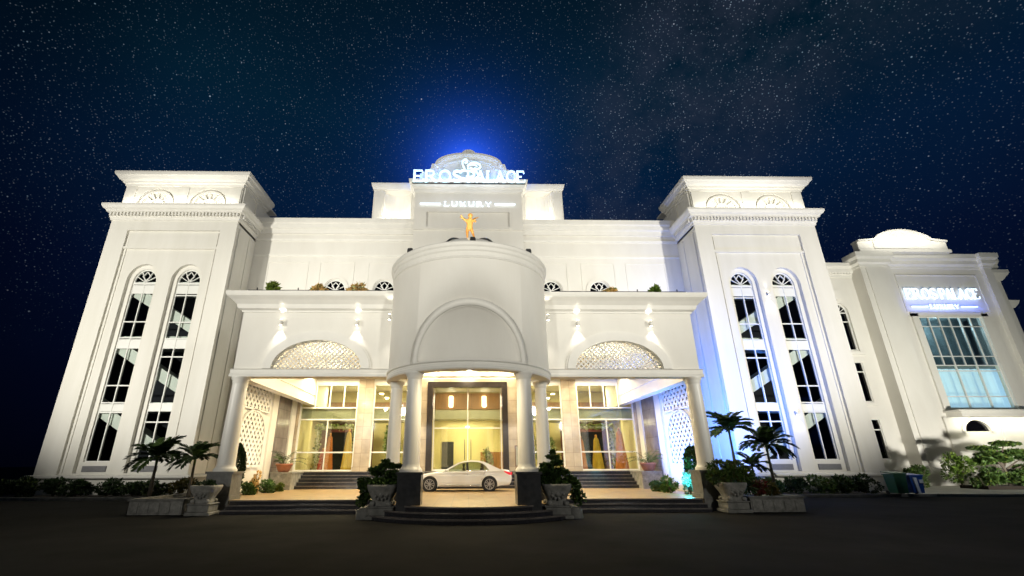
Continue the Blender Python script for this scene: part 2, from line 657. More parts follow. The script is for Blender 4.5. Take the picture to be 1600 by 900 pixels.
    def build(s, name, material=None, parent=None, origin=(0, 0, 0), label=None, bevel=0.0, recalc=True):
        if parent is not None:
            origin = wloc(parent)
        me = bpy.data.meshes.new(name)
        ox, oy, oz = origin
        me.from_pydata([(a - ox, b - oy, c - oz) for a, b, c in s.v], [], s.f)
        if material is not None and not s.mats:
            me.materials.append(material)
        else:
            for mm in s.mats:
                me.materials.append(mm)
            me.polygons.foreach_set('material_index', s.mi)
        me.polygons.foreach_set('use_smooth', s.smooth)
        if recalc:
            bm = bmesh.new()
            bm.from_mesh(me)
            bmesh.ops.remove_doubles(bm, verts=bm.verts, dist=0.0002)
            bmesh.ops.recalc_face_normals(bm, faces=bm.faces)
            bm.to_mesh(me)
            bm.free()
        me.update()
        ob = bpy.data.objects.new(name, me)
        if parent is not None:
            ob.parent = parent
        else:
            ob.location = origin
        COL.objects.link(ob)
        if bevel:
            md = ob.modifiers.new('bevel', 'BEVEL')
            md.width = bevel
            md.segments = 2
            md.limit_method = 'ANGLE'
            md.angle_limit = R(40)
        if label:
            ob['label'] = label
        return ob


def wloc(o):
    v = Vector((0, 0, 0))
    while o is not None:
        v += o.location
        o = o.parent
    return tuple(v)


def thing(name, label, cat, loc=(0, 0, 0), group=None):
    o = bpy.data.objects.new(name, None)
    o.empty_display_size = 0.3
    COL.objects.link(o)
    o.location = loc
    o['label'] = label
    o['category'] = cat
    if group:
        o['group'] = group
    return o


def tag(o, label=None, cat=None, group=None, kind=None):
    if label: o['label'] = label
    if cat: o['category'] = cat
    if group: o['group'] = group
    if kind: o['kind'] = kind
    return o


KIDS = {}


def copy_tree(o, parent=None):
    c = o.copy()
    COL.objects.link(c)
    if parent is not None:
        c.parent = parent
    for ch in [q for q in list(COL.objects) if q.parent == o]:
        copy_tree(ch, c)
    return c


def arch_pts(cx, hw, z0, zs, rise, n=20):
    """closed outline: rectangle z0..zs with half-ellipse on top, counter-clockwise"""
    pts = [(cx - hw, z0), (cx + hw, z0)]
    for i in range(n + 1):
        t = PI * i / n
        pts.append((cx + hw * math.cos(t), zs + rise * math.sin(t)))
    return pts


def half_ell(cx, z0, rx, rz, n=24):
    return [(cx + rx * math.cos(PI * i / n), z0 + rz * math.sin(PI * i / n)) for i in range(n + 1)]


def rect(x0, x1, z0, z1):
    if x0 > x1: x0, x1 = x1, x0
    return [(x0, z0), (x1, z0), (x1, z1), (x0, z1)]


def front(u, v, w):      # wall facing the camera (plane XZ at depth w)
    return (u, w, v)


def side(u, v, w):       # wall in the YZ plane at x=w
    return (w, u, v)


def arch_band(mb, cx, z0, zs, hw_i, rise_i, t, y0, y1, n=20, base=True):
    """moulding following an arched opening, thickness t"""
    outer = arch_pts(cx, hw_i + t, z0, zs, rise_i + t, n)
    inner = arch_pts(cx, hw_i, z0, zs, rise_i, n)
    # build as strip quads
    o_ = outer[1:] + [outer[0]]
    i_ = inner[1:] + [inner[0]]
    for k in range(len(o_) - 1):
        a, b, c, d = o_[k], o_[k + 1], i_[k + 1], i_[k]
        vs = [front(*a, y0), front(*b, y0), front(*c, y0), front(*d, y0), front(*a, y1), front(*b, y1), front(*c, y1), front(*d, y1)]
        mb.add(vs, [(0, 1, 2, 3), (7, 6, 5, 4), (0, 4, 5, 1), (3, 2, 6, 7)] + ([(0, 3, 7, 4)] if k == 0 else []) + ([(1, 5, 6, 2)] if k == len(o_) - 2 else []))


def bar2(mb, p, q, w, y0, y1):
    """flat bar between two XZ points"""
    d = Vector((q[0] - p[0], q[1] - p[1])).normalized()
    n_ = Vector((-d.y, d.x)) * w / 2
    pts = [(p[0] + n_.x, p[1] + n_.y), (q[0] + n_.x, q[1] + n_.y), (q[0] - n_.x, q[1] - n_.y), (p[0] - n_.x, p[1] - n_.y)]
    mb.prism([pts], front, y0, y1)


# ================================================================== SETTING
g = MB()
g.add([(-400, -60, 0), (400, -60, 0), (400, 500, 0), (-400, 500, 0)], [(0, 1, 2, 3)])
g.build('ground', ASPH)['kind'] = 'structure'

# car-porch platform with a rounded bay under the drum
PZ = 0.45
arc = []
for i in range(0, 25):
    a = R(-90 - 55 + 110 * i / 24)
    arc.append((3.55 * math.cos(a), 19.9 + 3.55 * math.sin(a)))


def plat_outline(ext, rext, y0):
    r = 3.55 + rext
    pts = []
    yb = y0 - ext
    ang = math.asin(min(0.99, (19.9 - yb) / r)) if (19.9 - yb) > 0 else 0
    for i in range(25):
        a = PI + ang + (PI - 2 * ang) * i / 24
        pts.append((r * math.cos(a), 19.9 + r * math.sin(a)))
    return pts


mb = MB()
pts = [(-10.9, 30.2), (-10.9, 19.95)] + plat_outline(0, 0, 19.95) + [(10.9, 19.95), (10.9, 30.2)]
mb.prism([pts], lambda u, v, w: (u, v, w), 0.0, PZ)
o = mb.build('platform', TILE)
o['kind'] = 'structure'
# stone border of the platform and front steps
for k, (zt, ext) in enumerate(((0.30, 0.38), (0.15, 0.76))):
    pass
mb = MB()
mb.m(BLACKST)
lv = [(0.445, 0.09), (0.30, 0.42), (0.15, 0.76)]
for zt, ext in lv:
    pts = [(-9.35, 19.97), (-9.35, 19.95 - ext)] + plat_outline(ext, ext, 19.95) + [(9.35, 19.95 - ext), (9.35, 19.97)]
    inner = [(9.3, 19.97), ] + [(3.56 * math.cos(-a_), 19.9 - 3.56 * math.sin(a_)) for a_ in [0.02 + (PI - 0.04) * i / 24 for i in range(25)]] + [(-9.3, 19.97)]
    # strip between outer path and inner path, as solid prism of the outer with a hole-free overlap below the platform
    z0 = 0.0
    path = pts[1:-1]
    n_ = len(path)
    vs = []
    for (x_, y_) in path:
        vs.append((x_, y_, z0))
        vs.append((x_, y_, zt))
        # inward point
        if abs(x_) > 3.2:
            ix, iy = x_, 19.96
        else:
            d_ = Vector((x_, y_ - 19.9)).normalized() * 3.56
            ix, iy = d_.x, 19.9 + d_.y
        vs.append((ix, iy, zt))
    fs = []
    for i in range(n_ - 1):
        fs += [(i * 3, i * 3 + 3, i * 3 + 4, i * 3 + 1), (i * 3 + 1, i * 3 + 4, i * 3 + 5, i * 3 + 2)]
    mb.m(BLACKST)
    mb.add(vs, fs)
    mb.m(NOSING)
    for i in range(n_ - 1):
        a, b = Vector(path[i]), Vector(path[i + 1])
        d = (b - a)
        if d.length < 1e-4:
            continue
        nn = Vector((d.y, -d.x)).normalized() * 0.025
        mb.add([(a.x, a.y, zt - 0.045), (b.x, b.y, zt - 0.045), (b.x, b.y, zt + 0.002), (a.x, a.y, zt + 0.002),
                (a.x + nn.x, a.y + nn.y, zt - 0.045), (b.x + nn.x, b.y + nn.y, zt - 0.045), (b.x + nn.x, b.y + nn.y, zt + 0.002), (a.x + nn.x, a.y + nn.y, zt + 0.002)],
               [(4, 5, 6, 7), (7, 6, 2, 3), (4, 0, 1, 5)])
o = mb.build('front_steps', None)
o['kind'] = 'structure'
# entrance steps up to the doors
mb = MB()
for i in range(5):
    y0 = 28.0 + i * 0.3
    mb.m(BLACKST)
    mb.box(-9.7, 9.7, y0, 30.2, PZ + 0.001 + i * 0.18, PZ + (i + 1) * 0.18 - (0.0 if i < 4 else 0.004))
    mb.m(NOSING)
    mb.box(-9.7, 9.7, y0 - 0.03, y0 + 0.02, PZ + (i + 1) * 0.18 - 0.04, PZ + (i + 1) * 0.18 + 0.002)
o = mb.build('entrance_steps', None)
o['kind'] = 'structure'
FZ = 1.35
mb = MB()
mb.box(-10.9, 10.9, 29.25, 30.25, FZ - 0.05, FZ + 0.004)
mb.box(-10.9, 10.9, 30.25, 38, FZ - 0.05, FZ + 0.002)
mb.build('lobby_floor', LOBFLOOR)['kind'] = 'structure'
# planting beds by the towers
for s in (-1, 1):
    mb = MB()
    x0, x1 = (11.2, 26.6) if s < 0 else (11.2, 24.2)
    mb.prism([[(s * x0, 27.0), (s * x1, 27.0), (s * x1, 29.65), (s * x0, 29.65)]], lambda u, v, w: (u, v, w), 0, 0.12)
    mb.build('garden_bed', SOIL)['kind'] = 'structure'
    mb = MB()
    mb.box(s * x0, s * (x1 + 0.1), 26.8, 26.99, 0, 0.16)
    mb.build('kerb', GRANITE2)['kind'] = 'structure'
# paved forecourt of the annex
mb = MB()
mb.prism([[(24.3, 27.2), (29.0, 26.6), (60, 25.2), (60, 36.2), (26.1, 36.2), (26.1, 29.7), (24.3, 29.7)]], lambda u, v, w: (u, v, w), 0, 0.14)
mb.build('pavement', PAVE)['kind'] = 'structure'

# ================================================================== MAIN BUILDING
PAL = thing('palace_building', 'large white floodlit palace style building with two square end towers', 'building', (0, 33, 0))

ROWS_OUT = [1.95, 4.9, 5.5, 6.6, 9.1, 9.8, 10.93, 13.7]
ROWS_IN = [1.95, 4.3, 5.0, 5.45, 8.5, 9.1, 9.75, 10.9, 12.85, 13.7]


def tower(s):
    # ---- front wall with window openings in a recessed bay
    XL, XR = 16.85, 25.95
    W1, W2 = 22.78, 19.72            # window centres
    hw, zs, ri = 0.80, 13.78, 1.0
    mb = MB()
    bay = (18.0, 24.62)
    # outer layer: frame around bay
    mb.prism([rect(s * XL, s * XR, 1.15, 18.6)] + [rect(s * bay[0], s * bay[1], 1.2, 17.68)], front, 30.0, 30.22)
    # second layer around panel with upper rail
    mb.prism([rect(s * bay[0], s * bay[1], 16.22, 16.40)], front, 30.05, 30.2)
    mb.prism([rect(s * (bay[0] + .16), s * (bay[1] - .16), 16.40, 17.5)], front, 30.13, 30.2)
    # recessed wall with arched openings (splayed surround)
    op = [arch_pts(s * W1, hw + .28, 1.28, zs, ri + .3), arch_pts(s * W2, hw + .28, 1.28, zs, ri + .3)]
    mb.prism([rect(s * (bay[0] - .02), s * (bay[1] + .02), 1.16, 17.7)] + op, front, 30.18, 30.5)
    # back layer closer to the glass
    op2 = [arch_pts(s * W1, hw, 1.94, zs, ri), arch_pts(s * W2, hw, 1.94, zs, ri)]
    mb.prism([rect(s * 17.9, s * 24.7, 1.1, 17.7)] + op2, front, 30.44, 30.66)
    # thin rims of the bay
    for z0_, z1_, x0_, x1_ in ((1.3, 17.5, bay[0] + .12, bay[0] + .2), (1.3, 17.5, bay[1] - .2, bay[1] - .12)):
        mb.box(s * x0_, s * x1_, 30.12, 30.19, z0_, z1_)
    # sides and rear, roof
    mb.box(s * XL, s * (XL + .3), 30.22, 33.3, 0, 18.6)
    mb.box(s * (XR - .3), s * XR, 30.22, 37, 0, 18.6)
    mb.box(s * XL, s * XR, 36.8, 37, 0, 18.6)
    mb.box(s * XL, s * XR, 30.2, 37, 18.3, 18.58)
    # pilaster strips on the inner return
    mb.box(s * (XL - .07), s * (XL), 30.35, 31.3, 1.2, 18.0)
    mb.box(s * (XL - .07), s * (XL), 32.0, 32.9, 1.2, 18.0)
    # base behind the hedge
    mb.box(s * (XL + .05), s * (XR - .1), 30.06, 30.5, 0, 1.16)
    t = mb.build('tower', WALLT, PAL)
    t['label'] = 'left square tower' if s < 0 else 'right square tower'
    # ---- podium ledge
    mb = MB()
    path = [(s * XL, 33.0), (s * XL, 30.0), (s * XR, 30.0), (s * XR, 36)]
    if s < 0:
        path = path[::-1]
    prof = [(-.1, 0.98), (.22, 0.98), (.30, 1.04), (.30, 1.14), (.24, 1.18), (-.1, 1.20)]
    if s > 0:
        path2 = path
    mb.sweep(path if s > 0 else path, [(o_, z_) for o_, z_ in prof])
    mb.build('plinth_ledge', TRIM, t)
    # ---- cornice with dentils
    mb = MB()
    prof = [(-.15, 18.45), (.08, 18.45), (.10, 18.62), (.16, 18.66), (.16, 18.98), (.34, 19.04), (.36, 19.16), (.50, 19.24), (.60, 19.42), (.60, 19.58), (-.15, 19.66)]
    mb.sweep(path, prof)
    for k in range(38):
        x_ = XL - .05 + k * .245
        mb.box(s * x_, s * (x_ + .13), 29.66, 29.85, 18.72, 18.97)
    for k in range(11):
        y_ = 30.1 + k * .245
        mb.box(s * (XL - .34), s * (XL - .15), y_, y_ + .13, 18.72, 18.97)
    mb.build('dentil_cornice', TRIM, t)
    # ---- attic block with lunette panels
    mb = MB()
    a0, a1 = 17.05, 25.75
    mb.box(s * a0, s * a1, 30.42, 36.5, 19.4, 21.7)
    piers = [(a0, 17.95), (20.95, 21.75), (24.85, a1)]
    for p0, p1 in piers:
        mb.box(s * p0, s * p1, 30.15, 30.44, 19.6, 21.55)
        mb.box(s * (p0 + .06), s * (p1 - .06), 30.08, 30.16, 19.75, 21.35)
    for p0, p1 in ((17.95, 20.95), (21.75, 24.85)):
        cx = s * (p0 + p1) / 2
        mb.prism([rect(s * p0, s * p1, 19.6, 21.55), arch_pts(cx, 1.36, 19.75, 19.98, 1.30)], front, 30.15, 30.44)
        arch_band(mb, cx, 19.75, 19.98, 1.08, 1.02, .16, 30.22, 30.43)
        arch_band(mb, cx, 19.75, 19.98, .42, .40, .10, 30.26, 30.43)
        for k in range(7):
            a = PI * (k + .5) / 7
            bar2(mb, (cx + .5 * math.cos(a), 19.98 + .48 * math.sin(a)), (cx + 1.09 * math.cos(a), 19.98 + 1.03 * math.sin(a)), .08, 30.28, 30.43)
    mb.box(s * (a0 - .12), s * a0, 30.3, 31.1, 19.6, 21.5)
    mb.box(s * (a0 - .12), s * a0, 32.4, 33.2, 19.6, 21.5)
    mb.build('attic', WALLT, t)
    mb = MB()
    path = [(s * a0, 34.2), (s * a0, 30.15), (s * a1, 30.15), (s * a1, 36)]
    if s < 0:
        path = path[::-1]
    prof = [(-.2, 21.45), (.06, 21.45), (.08, 21.62), (.20, 21.66), (.22, 21.78), (.40, 21.86), (.52, 22.05), (.62, 22.12), (.66, 22.30), (.66, 22.40), (-.2, 22.46)]
    mb.sweep(path, prof)
    mb.box(s * (a0 - .1), s * (a1 + .1), 30.1, 36, 22.3, 22.42)
    mb.build('top_cornice', TRIM, t)
    # ---- windows
    for cx, rows, kind in ((s * W1, ROWS_OUT, 0), (s * W2, ROWS_IN, 1)):
        mb = MB()
        y0, y1 = 30.55, 30.64
        arch_band(mb, cx, 1.94, zs, hw - .07, ri - .07, .07, y0, y1)
        mb.box(cx - .035, cx + .035, y0 - .02, y1, 1.95, zs)
        for z_ in rows:
            mb.box(cx - hw + .02, cx + hw - .02, y0 - .01, y1 - .002, z_ - .04, z_ + .04)
        mb.box(cx - hw + .02, cx + hw - .02, y0 - .03, y1 - .001, zs - .09, zs + .03)
        for za_, zb_ in ((9.12, 9.70), (4.96, 5.42), (12.98, 13.62)):
            mb.box(cx - hw + .03, cx + hw - .03, y0 + .015, y0 + .04, za_, zb_)
        # fan tracery
        c0 = (cx, zs + .02)
        for a_ in (30, 60, 120, 150):
            bar2(mb, (cx, zs + .05), (cx + (hw - .05) * math.cos(R(a_)), zs + (ri - .05) * math.sin(R(a_))), .05, y0 + .002, y1 - .003)
        dd = [(cx, zs + .18), (cx + .27, zs + .5), (cx, zs + .84), (cx - .27, zs + .5)]
        for k in range(4):
            bar2(mb, dd[k], dd[(k + 1) % 4], .055, y0 - .004, y1 - .005)
        wn = mb.build('window', FRAMEW, t)
        mb = MB()
        mb.prism([arch_pts(cx, hw - .03, 1.96, zs, ri - .03)], front, 30.60, 30.61)
        mb.build('window_pane', GLASSD, t)
        # vent grille under the window
        mb = MB()
        mb.box(cx - .72, cx + .72, 30.38, 30.5, 1.36, 1.70)
        for k in range(6):
            mb.box(cx - .70, cx + .70, 30.355, 30.385, 1.385 + k * .052, 1.41 + k * .052)
        mb.build('vent_grille', GRILLE, t)
    # ---- stair hall seen through the glass
    mb = MB()
    mb.m(DARKROOM)
    mb.box(s * 17.2, s * 25.6, 34.4, 34.5, 1.2, 18)
    mb.box(s * 17.2, s * 25.6, 30.7, 34.4, 1.2, 1.3)
    mb.box(s * 17.18, s * 17.25, 30.7, 34.4, 1.2, 18)
    mb.box(s * 25.5, s * 25.6, 30.7, 34.4, 1.2, 18)
    mb.box(s * 17.2, s * 25.6, 30.7, 34.4, 15.2, 15.3)
    mb.build('stair_hall', None, t)
    mb = MB()
    def pp(x_, z_, k=30.8 / 30.0):
        return (s * x_ * k, 1.77 + (z_ - 1.77) * k)
    for zb, ztp in ((12.95, 13.66), (9.0, 9.76), (4.9, 5.46)):
        p = [pp(18.2, zb), pp(24.3, zb), pp(24.3, ztp), pp(18.2, ztp)]
        mb.prism([p], front, 30.84, 32.2)
        p = [pp(24.3, zb + .40), pp(24.3, zb + .02 + .35 + .85), pp(18.2, zb - 2.35), pp(18.2, zb - 3.17)]
        mb.prism([p], front, 30.80, 32.0)
    mb.build('staircase', STAIR, t)
    for zz in (3.6, 7.9, 12.2, 15.0):
        point('stair_fill_light', (s * 21.3, 30.95, zz), 26, (1.0, .98, .85), .04)  # added point lights without fixtures, to brighten the stairs
    return t


TL = tower(-1)
TR = tower(1)

# ------------------------------------------------------------------ main wall
mb = MB()
wins = [-10.2, -6.45, 6.45, 10.2]
ops = [arch_pts(cx, .80, 10.4, 14.25, .85) for cx in wins]
mb.prism([[(-16.9, 0), (-11.0, 0), (-11.0, 8.8), (11.0, 8.8), (11.0, 0), (16.9, 0), (16.9, 19.4), (-16.9, 19.4)]] + ops, front, 33.0, 33.35)
mb.box(-16.9, 16.9, 33.35, 36, 19.2, 19.4)
for cx in wins:
    arch_band(mb, cx, 10.4, 14.25, .86, .92, .20, 32.93, 33.0)
    # thin framed panel round each window
    mb.prism([rect(cx - 1.35, cx + 1.35, 9.6, 16.6), rect(cx - 1.27, cx + 1.27, 9.6, 16.52)], front, 32.97, 33.0)
for cx in (-14.0, 14.0):
    mb.prism([rect(cx - 1.6, cx + 1.6, 9.8, 16.6), rect(cx - 1.5, cx + 1.5, 9.9, 16.5)], front, 32.97, 33.0)
mw = mb.build('main_wall', WALL, PAL)
mb = MB()
path = [(-16.85, 33.0), (16.85, 33.0)]
mb.sweep(path, [(-.1, 17.05), (.05, 17.05), (.07, 17.16), (-.1, 17.2)])
mb.sweep(path, [(-.1, 18.38), (.06, 18.38), (.10, 18.55), (-.1, 18.6)])
mb.sweep(path, [(-.1, 19.0), (.10, 19.0), (.14, 19.35), (.30, 19.45), (.34, 19.75), (.44, 19.85), (.46, 20.15), (.46, 20.22), (-.3, 20.26)])
mb.build('roof_cornice', TRIM, PAL)
for cx in wins:
    mb = MB()
    y0, y1 = 33.12, 33.2
    arch_band(mb, cx, 10.4, 14.25, .72, .77, .08, y0, y1)
    mb.box(cx - .03, cx + .03, y0, y1, 10.4, 14.3)
    mb.box(cx - .75, cx + .75, y0 + .001, y1, 14.18, 14.26)
    dd = [(cx, 14.3), (cx + .28, 14.6), (cx, 14.92), (cx - .28, 14.6)]
    for k in range(4):
        bar2(mb, dd[k], dd[(k + 1) % 4], .06, y0 - .004, y1 - .005)
    for a_ in (25, 60, 120, 155):
        bar2(mb, (cx, 14.27), (cx + .74 * math.cos(R(a_)), 14.25 + .78 * math.sin(R(a_))), .05, y0 + .002, y1 - .003)
    w_ = mb.build('arched_window', FRAMEW, PAL)
    mb = MB()
    mb.prism([arch_pts(cx, .76, 10.45, 14.25, .8)], front, 33.17, 33.18)
    mb.build('window_pane', GLASSB, w_)
    mb = MB()
    mb.box(cx - 1, cx + 1, 33.5, 33.55, 10, 15.3)
    mb.build('room_shade_sheet', DARKROOM, w_)  # dark sheet painted as the unlit room behind the window

# ------------------------------------------------------------------ central block above the roof
mb = MB()
mb.box(-7.8, 7.8, 34.2, 37, 19.3, 23.7)
for s in (-1, 1):
    # side piers and curved niche
    mb.box(s * 7.0, s * 7.9, 33.25, 34.3, 19.3, 23.3)
    mb.box(s * 7.12, s * 7.78, 33.18, 33.26, 20.5, 22.6)
    nseg = 10
    for i in range(nseg):
        a0, a1 = PI * i / nseg, PI * (i + 1) / nseg
        xa, ya = s * 5.85 + 1.15 * math.cos(a0), 33.3 + .9 * math.sin(a0)
        xb, yb = s * 5.85 + 1.15 * math.cos(a1), 33.3 + .9 * math.sin(a1)
        mb.add([(xa, ya, 19.3), (xb, yb, 19.3), (xb, yb, 23.5), (xa, ya, 23.5)], [(0, 1, 2, 3)])
    mb.box(s * 4.5, s * 7.9, 33.3, 34.2, 23.3, 23.7)
    mb.box(s * 4.3, s * 4.75, 33.2, 34.3, 19.3, 23.6)
# projecting middle
mb.box(-4.3, 4.3, 32.0, 34.3, 17.0, 23.4)
mb.prism([rect(-4.3, 4.3, 18.9, 20.9), rect(-3.4, 3.35, 19.1, 20.55)], front, 31.9, 32.0)
mb.prism([rect(-3.5, 3.45, 18.98, 20.65), rect(-3.3, 3.25, 19.18, 20.45)], front, 31.84, 31.9)
mb.box(-4.0, 4.0, 31.93, 32.0, 22.35, 22.5)
cb = mb.build('central_block', WALL, PAL)
mb = MB()
for s in (-1, 1):
    path = [(s * 4.75, 33.25), (s * 7.9, 33.25), (s * 7.9, 37)]
    if s < 0:
        path = path[::-1]
    mb.sweep(path, [(-.2, 23.35), (.05, 23.35), (.12, 23.5), (.2, 23.75), (.22, 23.9), (-.2, 23.95)])
path = [(-4.3, 33.4), (-4.3, 32.0), (4.3, 32.0), (4.3, 33.4)]
mb.sweep(path, [(-.2, 22.3), (.06, 22.3), (.10, 22.45), (.10, 22.62), (.24, 22.7), (.30, 22.95), (.46, 23.05), (.5, 23.3), (-.2, 23.35)])
mb.build('block_cornice', TRIM, PAL)
# curved pediment
mb = MB()
Z0 = 23.2


def ped(sc_, top):
    pts = [(-3.75 * sc_, Z0), (3.75 * sc_, Z0)]
    pts += [(3.75 * sc_, Z0 + .85 * top), (3.15 * sc_, Z0 + 1.25 * top), (2.95 * sc_, Z0 + 1.3 * top), (2.85 * sc_, Z0 + 1.78 * top), (2.62 * sc_, Z0 + 1.80 * top)]
    for i in range(1, 20):
        a = PI * i / 20
        pts.append((2.6 * sc_ * math.cos(a), Z0 + (1.80 + 1.08 * math.sin(a)) * top))
    pts += [(-2.62 * sc_, Z0 + 1.80 * top), (-2.85 * sc_, Z0 + 1.78 * top), (-2.95 * sc_, Z0 + 1.3 * top), (-3.15 * sc_, Z0 + 1.25 * top), (-3.75 * sc_, Z0 + .85 * top)]
    return pts


outp, inp = ped(1, 1), ped(.86, .84)
mb.prism([outp, [(u, v + .02) for u, v in inp]], front, 32.2, 32.75)
mb.prism([inp], front, 32.45, 32.7)
rim_o = [(u * 1.04, Z0 + (v - Z0) * 1.035) for u, v in outp]
rim_i = [(u * .955, Z0 + .03 + (v - Z0) * .945) for u, v in outp]
mb.prism([rim_o, rim_i], front, 32.04, 32.82)
rim_o2 = [(u * 1.06, Z0 - .02 + (v - Z0) * 1.055) for u, v in outp]
rim_i2 = [(u * .985, Z0 + .02 + (v - Z0) * .98) for u, v in outp]
mb.prism([rim_o2, rim_i2], front, 31.94, 32.055)
o_, i_ = half_ell(0, 26.08, .58, .46, 16), half_ell(0, 26.08, .38, .26, 16)
mb.prism([o_ + i_[::-1]], front, 31.98, 32.7)
mb.prism([half_ell(0, 26.08, .39, .27, 16)], front, 32.2, 32.6)
mb.build('pediment', WALL, PAL)

# ------------------------------------------------------------------ porch wings
def lattice(mb, outline_test, u0, u1, v0, v1, fn, w0, w1, step=0.24, bw=0.075):
    """diagonal lattice bars clipped to outline_test(u,v)"""
    for sgn in (1, -1):
        c = -abs(v1 - v0) - abs(u1 - u0)
        cmax = -c
        while c < cmax:
            # walk along the line v = sgn*(u-uc) + c ; sample inside intervals
            pts = []
            n_ = 90
            inside = False
            start = None
            prev = None
            for i in range(n_ + 1):
                u = u0 + (u1 - u0) * i / n_
                v = (v0 + v1) / 2 + sgn * (u - (u0 + u1) / 2) + c
                ok = v0 <= v <= v1 and outline_test(u, v)
                if ok and not inside:
                    start = (u, v)
                    inside = True
                if inside and (not ok or i == n_):
                    e = prev if not ok else (u, v)
                    inside = False
                    if e and abs(e[0] - start[0]) > 0.05:
                        d = Vector((e[0] - start[0], e[1] - start[1])).normalized()
                        nn = Vector((-d.y, d.x)) * bw / 2
                        q = [(start[0] + nn.x, start[1] + nn.y), (e[0] + nn.x, e[1] + nn.y), (e[0] - nn.x, e[1] - nn.y), (start[0] - nn.x, start[1] - nn.y)]
                        mb.prism([q], fn, w0 if sgn > 0 else w0 + .006, w1 if sgn > 0 else w1 - .006)
                prev = (u, v) if ok else None
            c += step * 1.4142


for s in (-1, 1):
    cx = s * 6.67
    mb = MB().m(WALL)
    mb.prism([rect(s * 3.2, s * 10.25, 5.62, 9.0), half_ell(cx, 5.64, 1.95, 1.30)], front, 20.1, 20.5)
    mb.box(s * 3.2, s * 10.25, 20.12, 20.52, 5.32, 5.64)
    mb.box(s * 9.85, s * 10.25, 20.5, 33.0, 5.32, 9.0)
    mb.box(s * 3.0, s * 10.24, 20.45, 33.0, 8.75, 9.08)
    for k in range(4):
        mb.box(s * 3.3, s * 10.2, 20.092, 20.101, 8.0 - k * .12, 8.012 - k * .12) if k == 0 else None
    mb.m(CEIL)
    mb.box(s * 3.2, s * 9.95, 20.52, 30.2, 6.95, 7.05)
    mb.box(s * 9.86, s * 10.25, 20.52, 30.2, 5.75, 5.95)
    mb.box(s * 10.25, s * 11.02, 22.3, 30.2, 5.75, 5.95)
    mb.box(s * 9.80, s * 9.9, 20.52, 30.2, 5.9, 7.0)
    mb.box(s * 3.3, s * 9.8, 27.4, 27.9, 6.60, 6.95)
    mb.box(s * 3.3, s * 3.8, 20.52, 30.2, 6.60, 6.96)
    mb.build('porch_wing', None, PAL)
    # mouldings
    mb = MB()
    path = [(s * 3.3, 20.1), (s * 10.25, 20.1), (s * 10.25, 33)]
    if s < 0:
        path = path[::-1]
    mb.sweep(path, [(-.1, 5.30), (.10, 5.32), (.12, 5.42), (.09, 5.46), (.09, 5.62), (.14, 5.66), (-.1, 5.70)])
    mb.sweep(path, [(-.2, 8.25), (.05, 8.25), (.07, 8.33), (.20, 8.40), (.26, 8.58), (.42, 8.74), (.60, 8.88), (.64, 8.97), (.64, 9.09), (-.2, 9.13)])
    mb.build('porch_cornice', TRIM, PAL)
    mb = MB()
    o_, i_ = half_ell(cx, 5.68, 2.32, 1.66), half_ell(cx, 5.68, 1.95, 1.27)
    mb.prism([o_ + i_[::-1]], front, 19.98, 20.14)
    o_, i_ = half_ell(cx, 5.68, 2.4, 1.74), half_ell(cx, 5.68, 2.3, 1.64)
    mb.prism([o_ + i_[::-1]], front, 20.04, 20.12)
    mb.build('archivolt', TRIM, PAL)
    mb = MB()
    lattice(mb, lambda u, v: ((u - cx) / 1.97) ** 2 + ((v - 5.62) / 1.32) ** 2 < 1, cx - 1.97, cx + 1.97, 5.62, 6.96, front, 20.26, 20.34, 0.155, 0.055)
    mb.build('lunette_lattice', TRIM, PAL)

    # outer column on its dark plinth
    mb = MB()
    c = (s * 9.92, 20.25)
    mb.lathe(c[0], c[1], [(.45, 1.5), (.45, 1.58), (.40, 1.64), (.36, 1.70), (.345, 1.8), (.335, 3.0), (.30, 5.0), (.30, 5.06), (.33, 5.10), (.31, 5.16), (.38, 5.24), (.38, 5.33)], 28)
    cc = mb.build('column', COLM, PAL)
    mb = MB()
    mb.box(s * 9.42, s * 10.42, 19.85, 20.75, 0.0, 1.42)
    mb.box(s * 9.37, s * 10.47, 19.80, 20.80, 1.42, 1.5)
    mb.box(s * 9.38, s * 10.46, 19.81, 20.79, 0.45, 0.6)
    mb.build('plinth', PLINTH2, cc)
    # drum columns: front pair and the pair behind
    for (x_, y_, r_) in ((2.05, 17.36, .29), (3.02, 19.5, .26)):
        c = (s * x_, y_)
        k = r_ / .30
        mb = MB()
        mb.lathe(c[0], c[1], [(.42 * k, 1.5), (.42 * k, 1.57), (.38 * k, 1.62), (.33 * k, 1.68), (.315 * k, 1.78), (.305 * k, 3.0), (.275 * k, 4.7), (.275 * k, 4.76), (.31 * k, 4.79), (.29 * k, 4.85), (.36 * k, 4.92), (.36 * k, 5.0)], 28)
        cc = mb.build('column', COLM, PAL)
        mb = MB()
        h_ = .42 * k if x_ < 3 else .4
        mb.box(c[0] - h_, c[0] + h_, c[1] - h_, c[1] + h_, 0.0, 1.42)
        mb.box(c[0] - h_ - .05, c[0] + h_ + .05, c[1] - h_ - .05, c[1] + h_ + .05, 1.42, 1.5)
        mb.build('plinth', PLINTH, cc)

    # side wall of the porch with lattice screens (plane X = 10.95)
    SX = 10.95
    mb = MB().m(WALL)
    mb.box(s * (SX), s * (SX + .07), 22.3, 30.2, 0, 5.8)
    a_in = s * (SX - .002)
    # pilaster frames
    for y0, y1 in ((22.25, 22.55), (26.4, 27.0), (29.4, 30.1)):
        mb.box(s * (SX - .10), s * (SX + .002), y0, y1, .45, 5.76)
    mb.m(GREYMARB)
    mb.box(s * (SX - .05), s * (SX + .001), 27.4, 29.3, 1.0, 5.7)
    sw = mb.build('porch_side_wall', None, PAL)
    mb = MB().m(DARKROOM)
    lo = arch_pts(24.35, 1.35, 1.75, 3.2, 1.1)
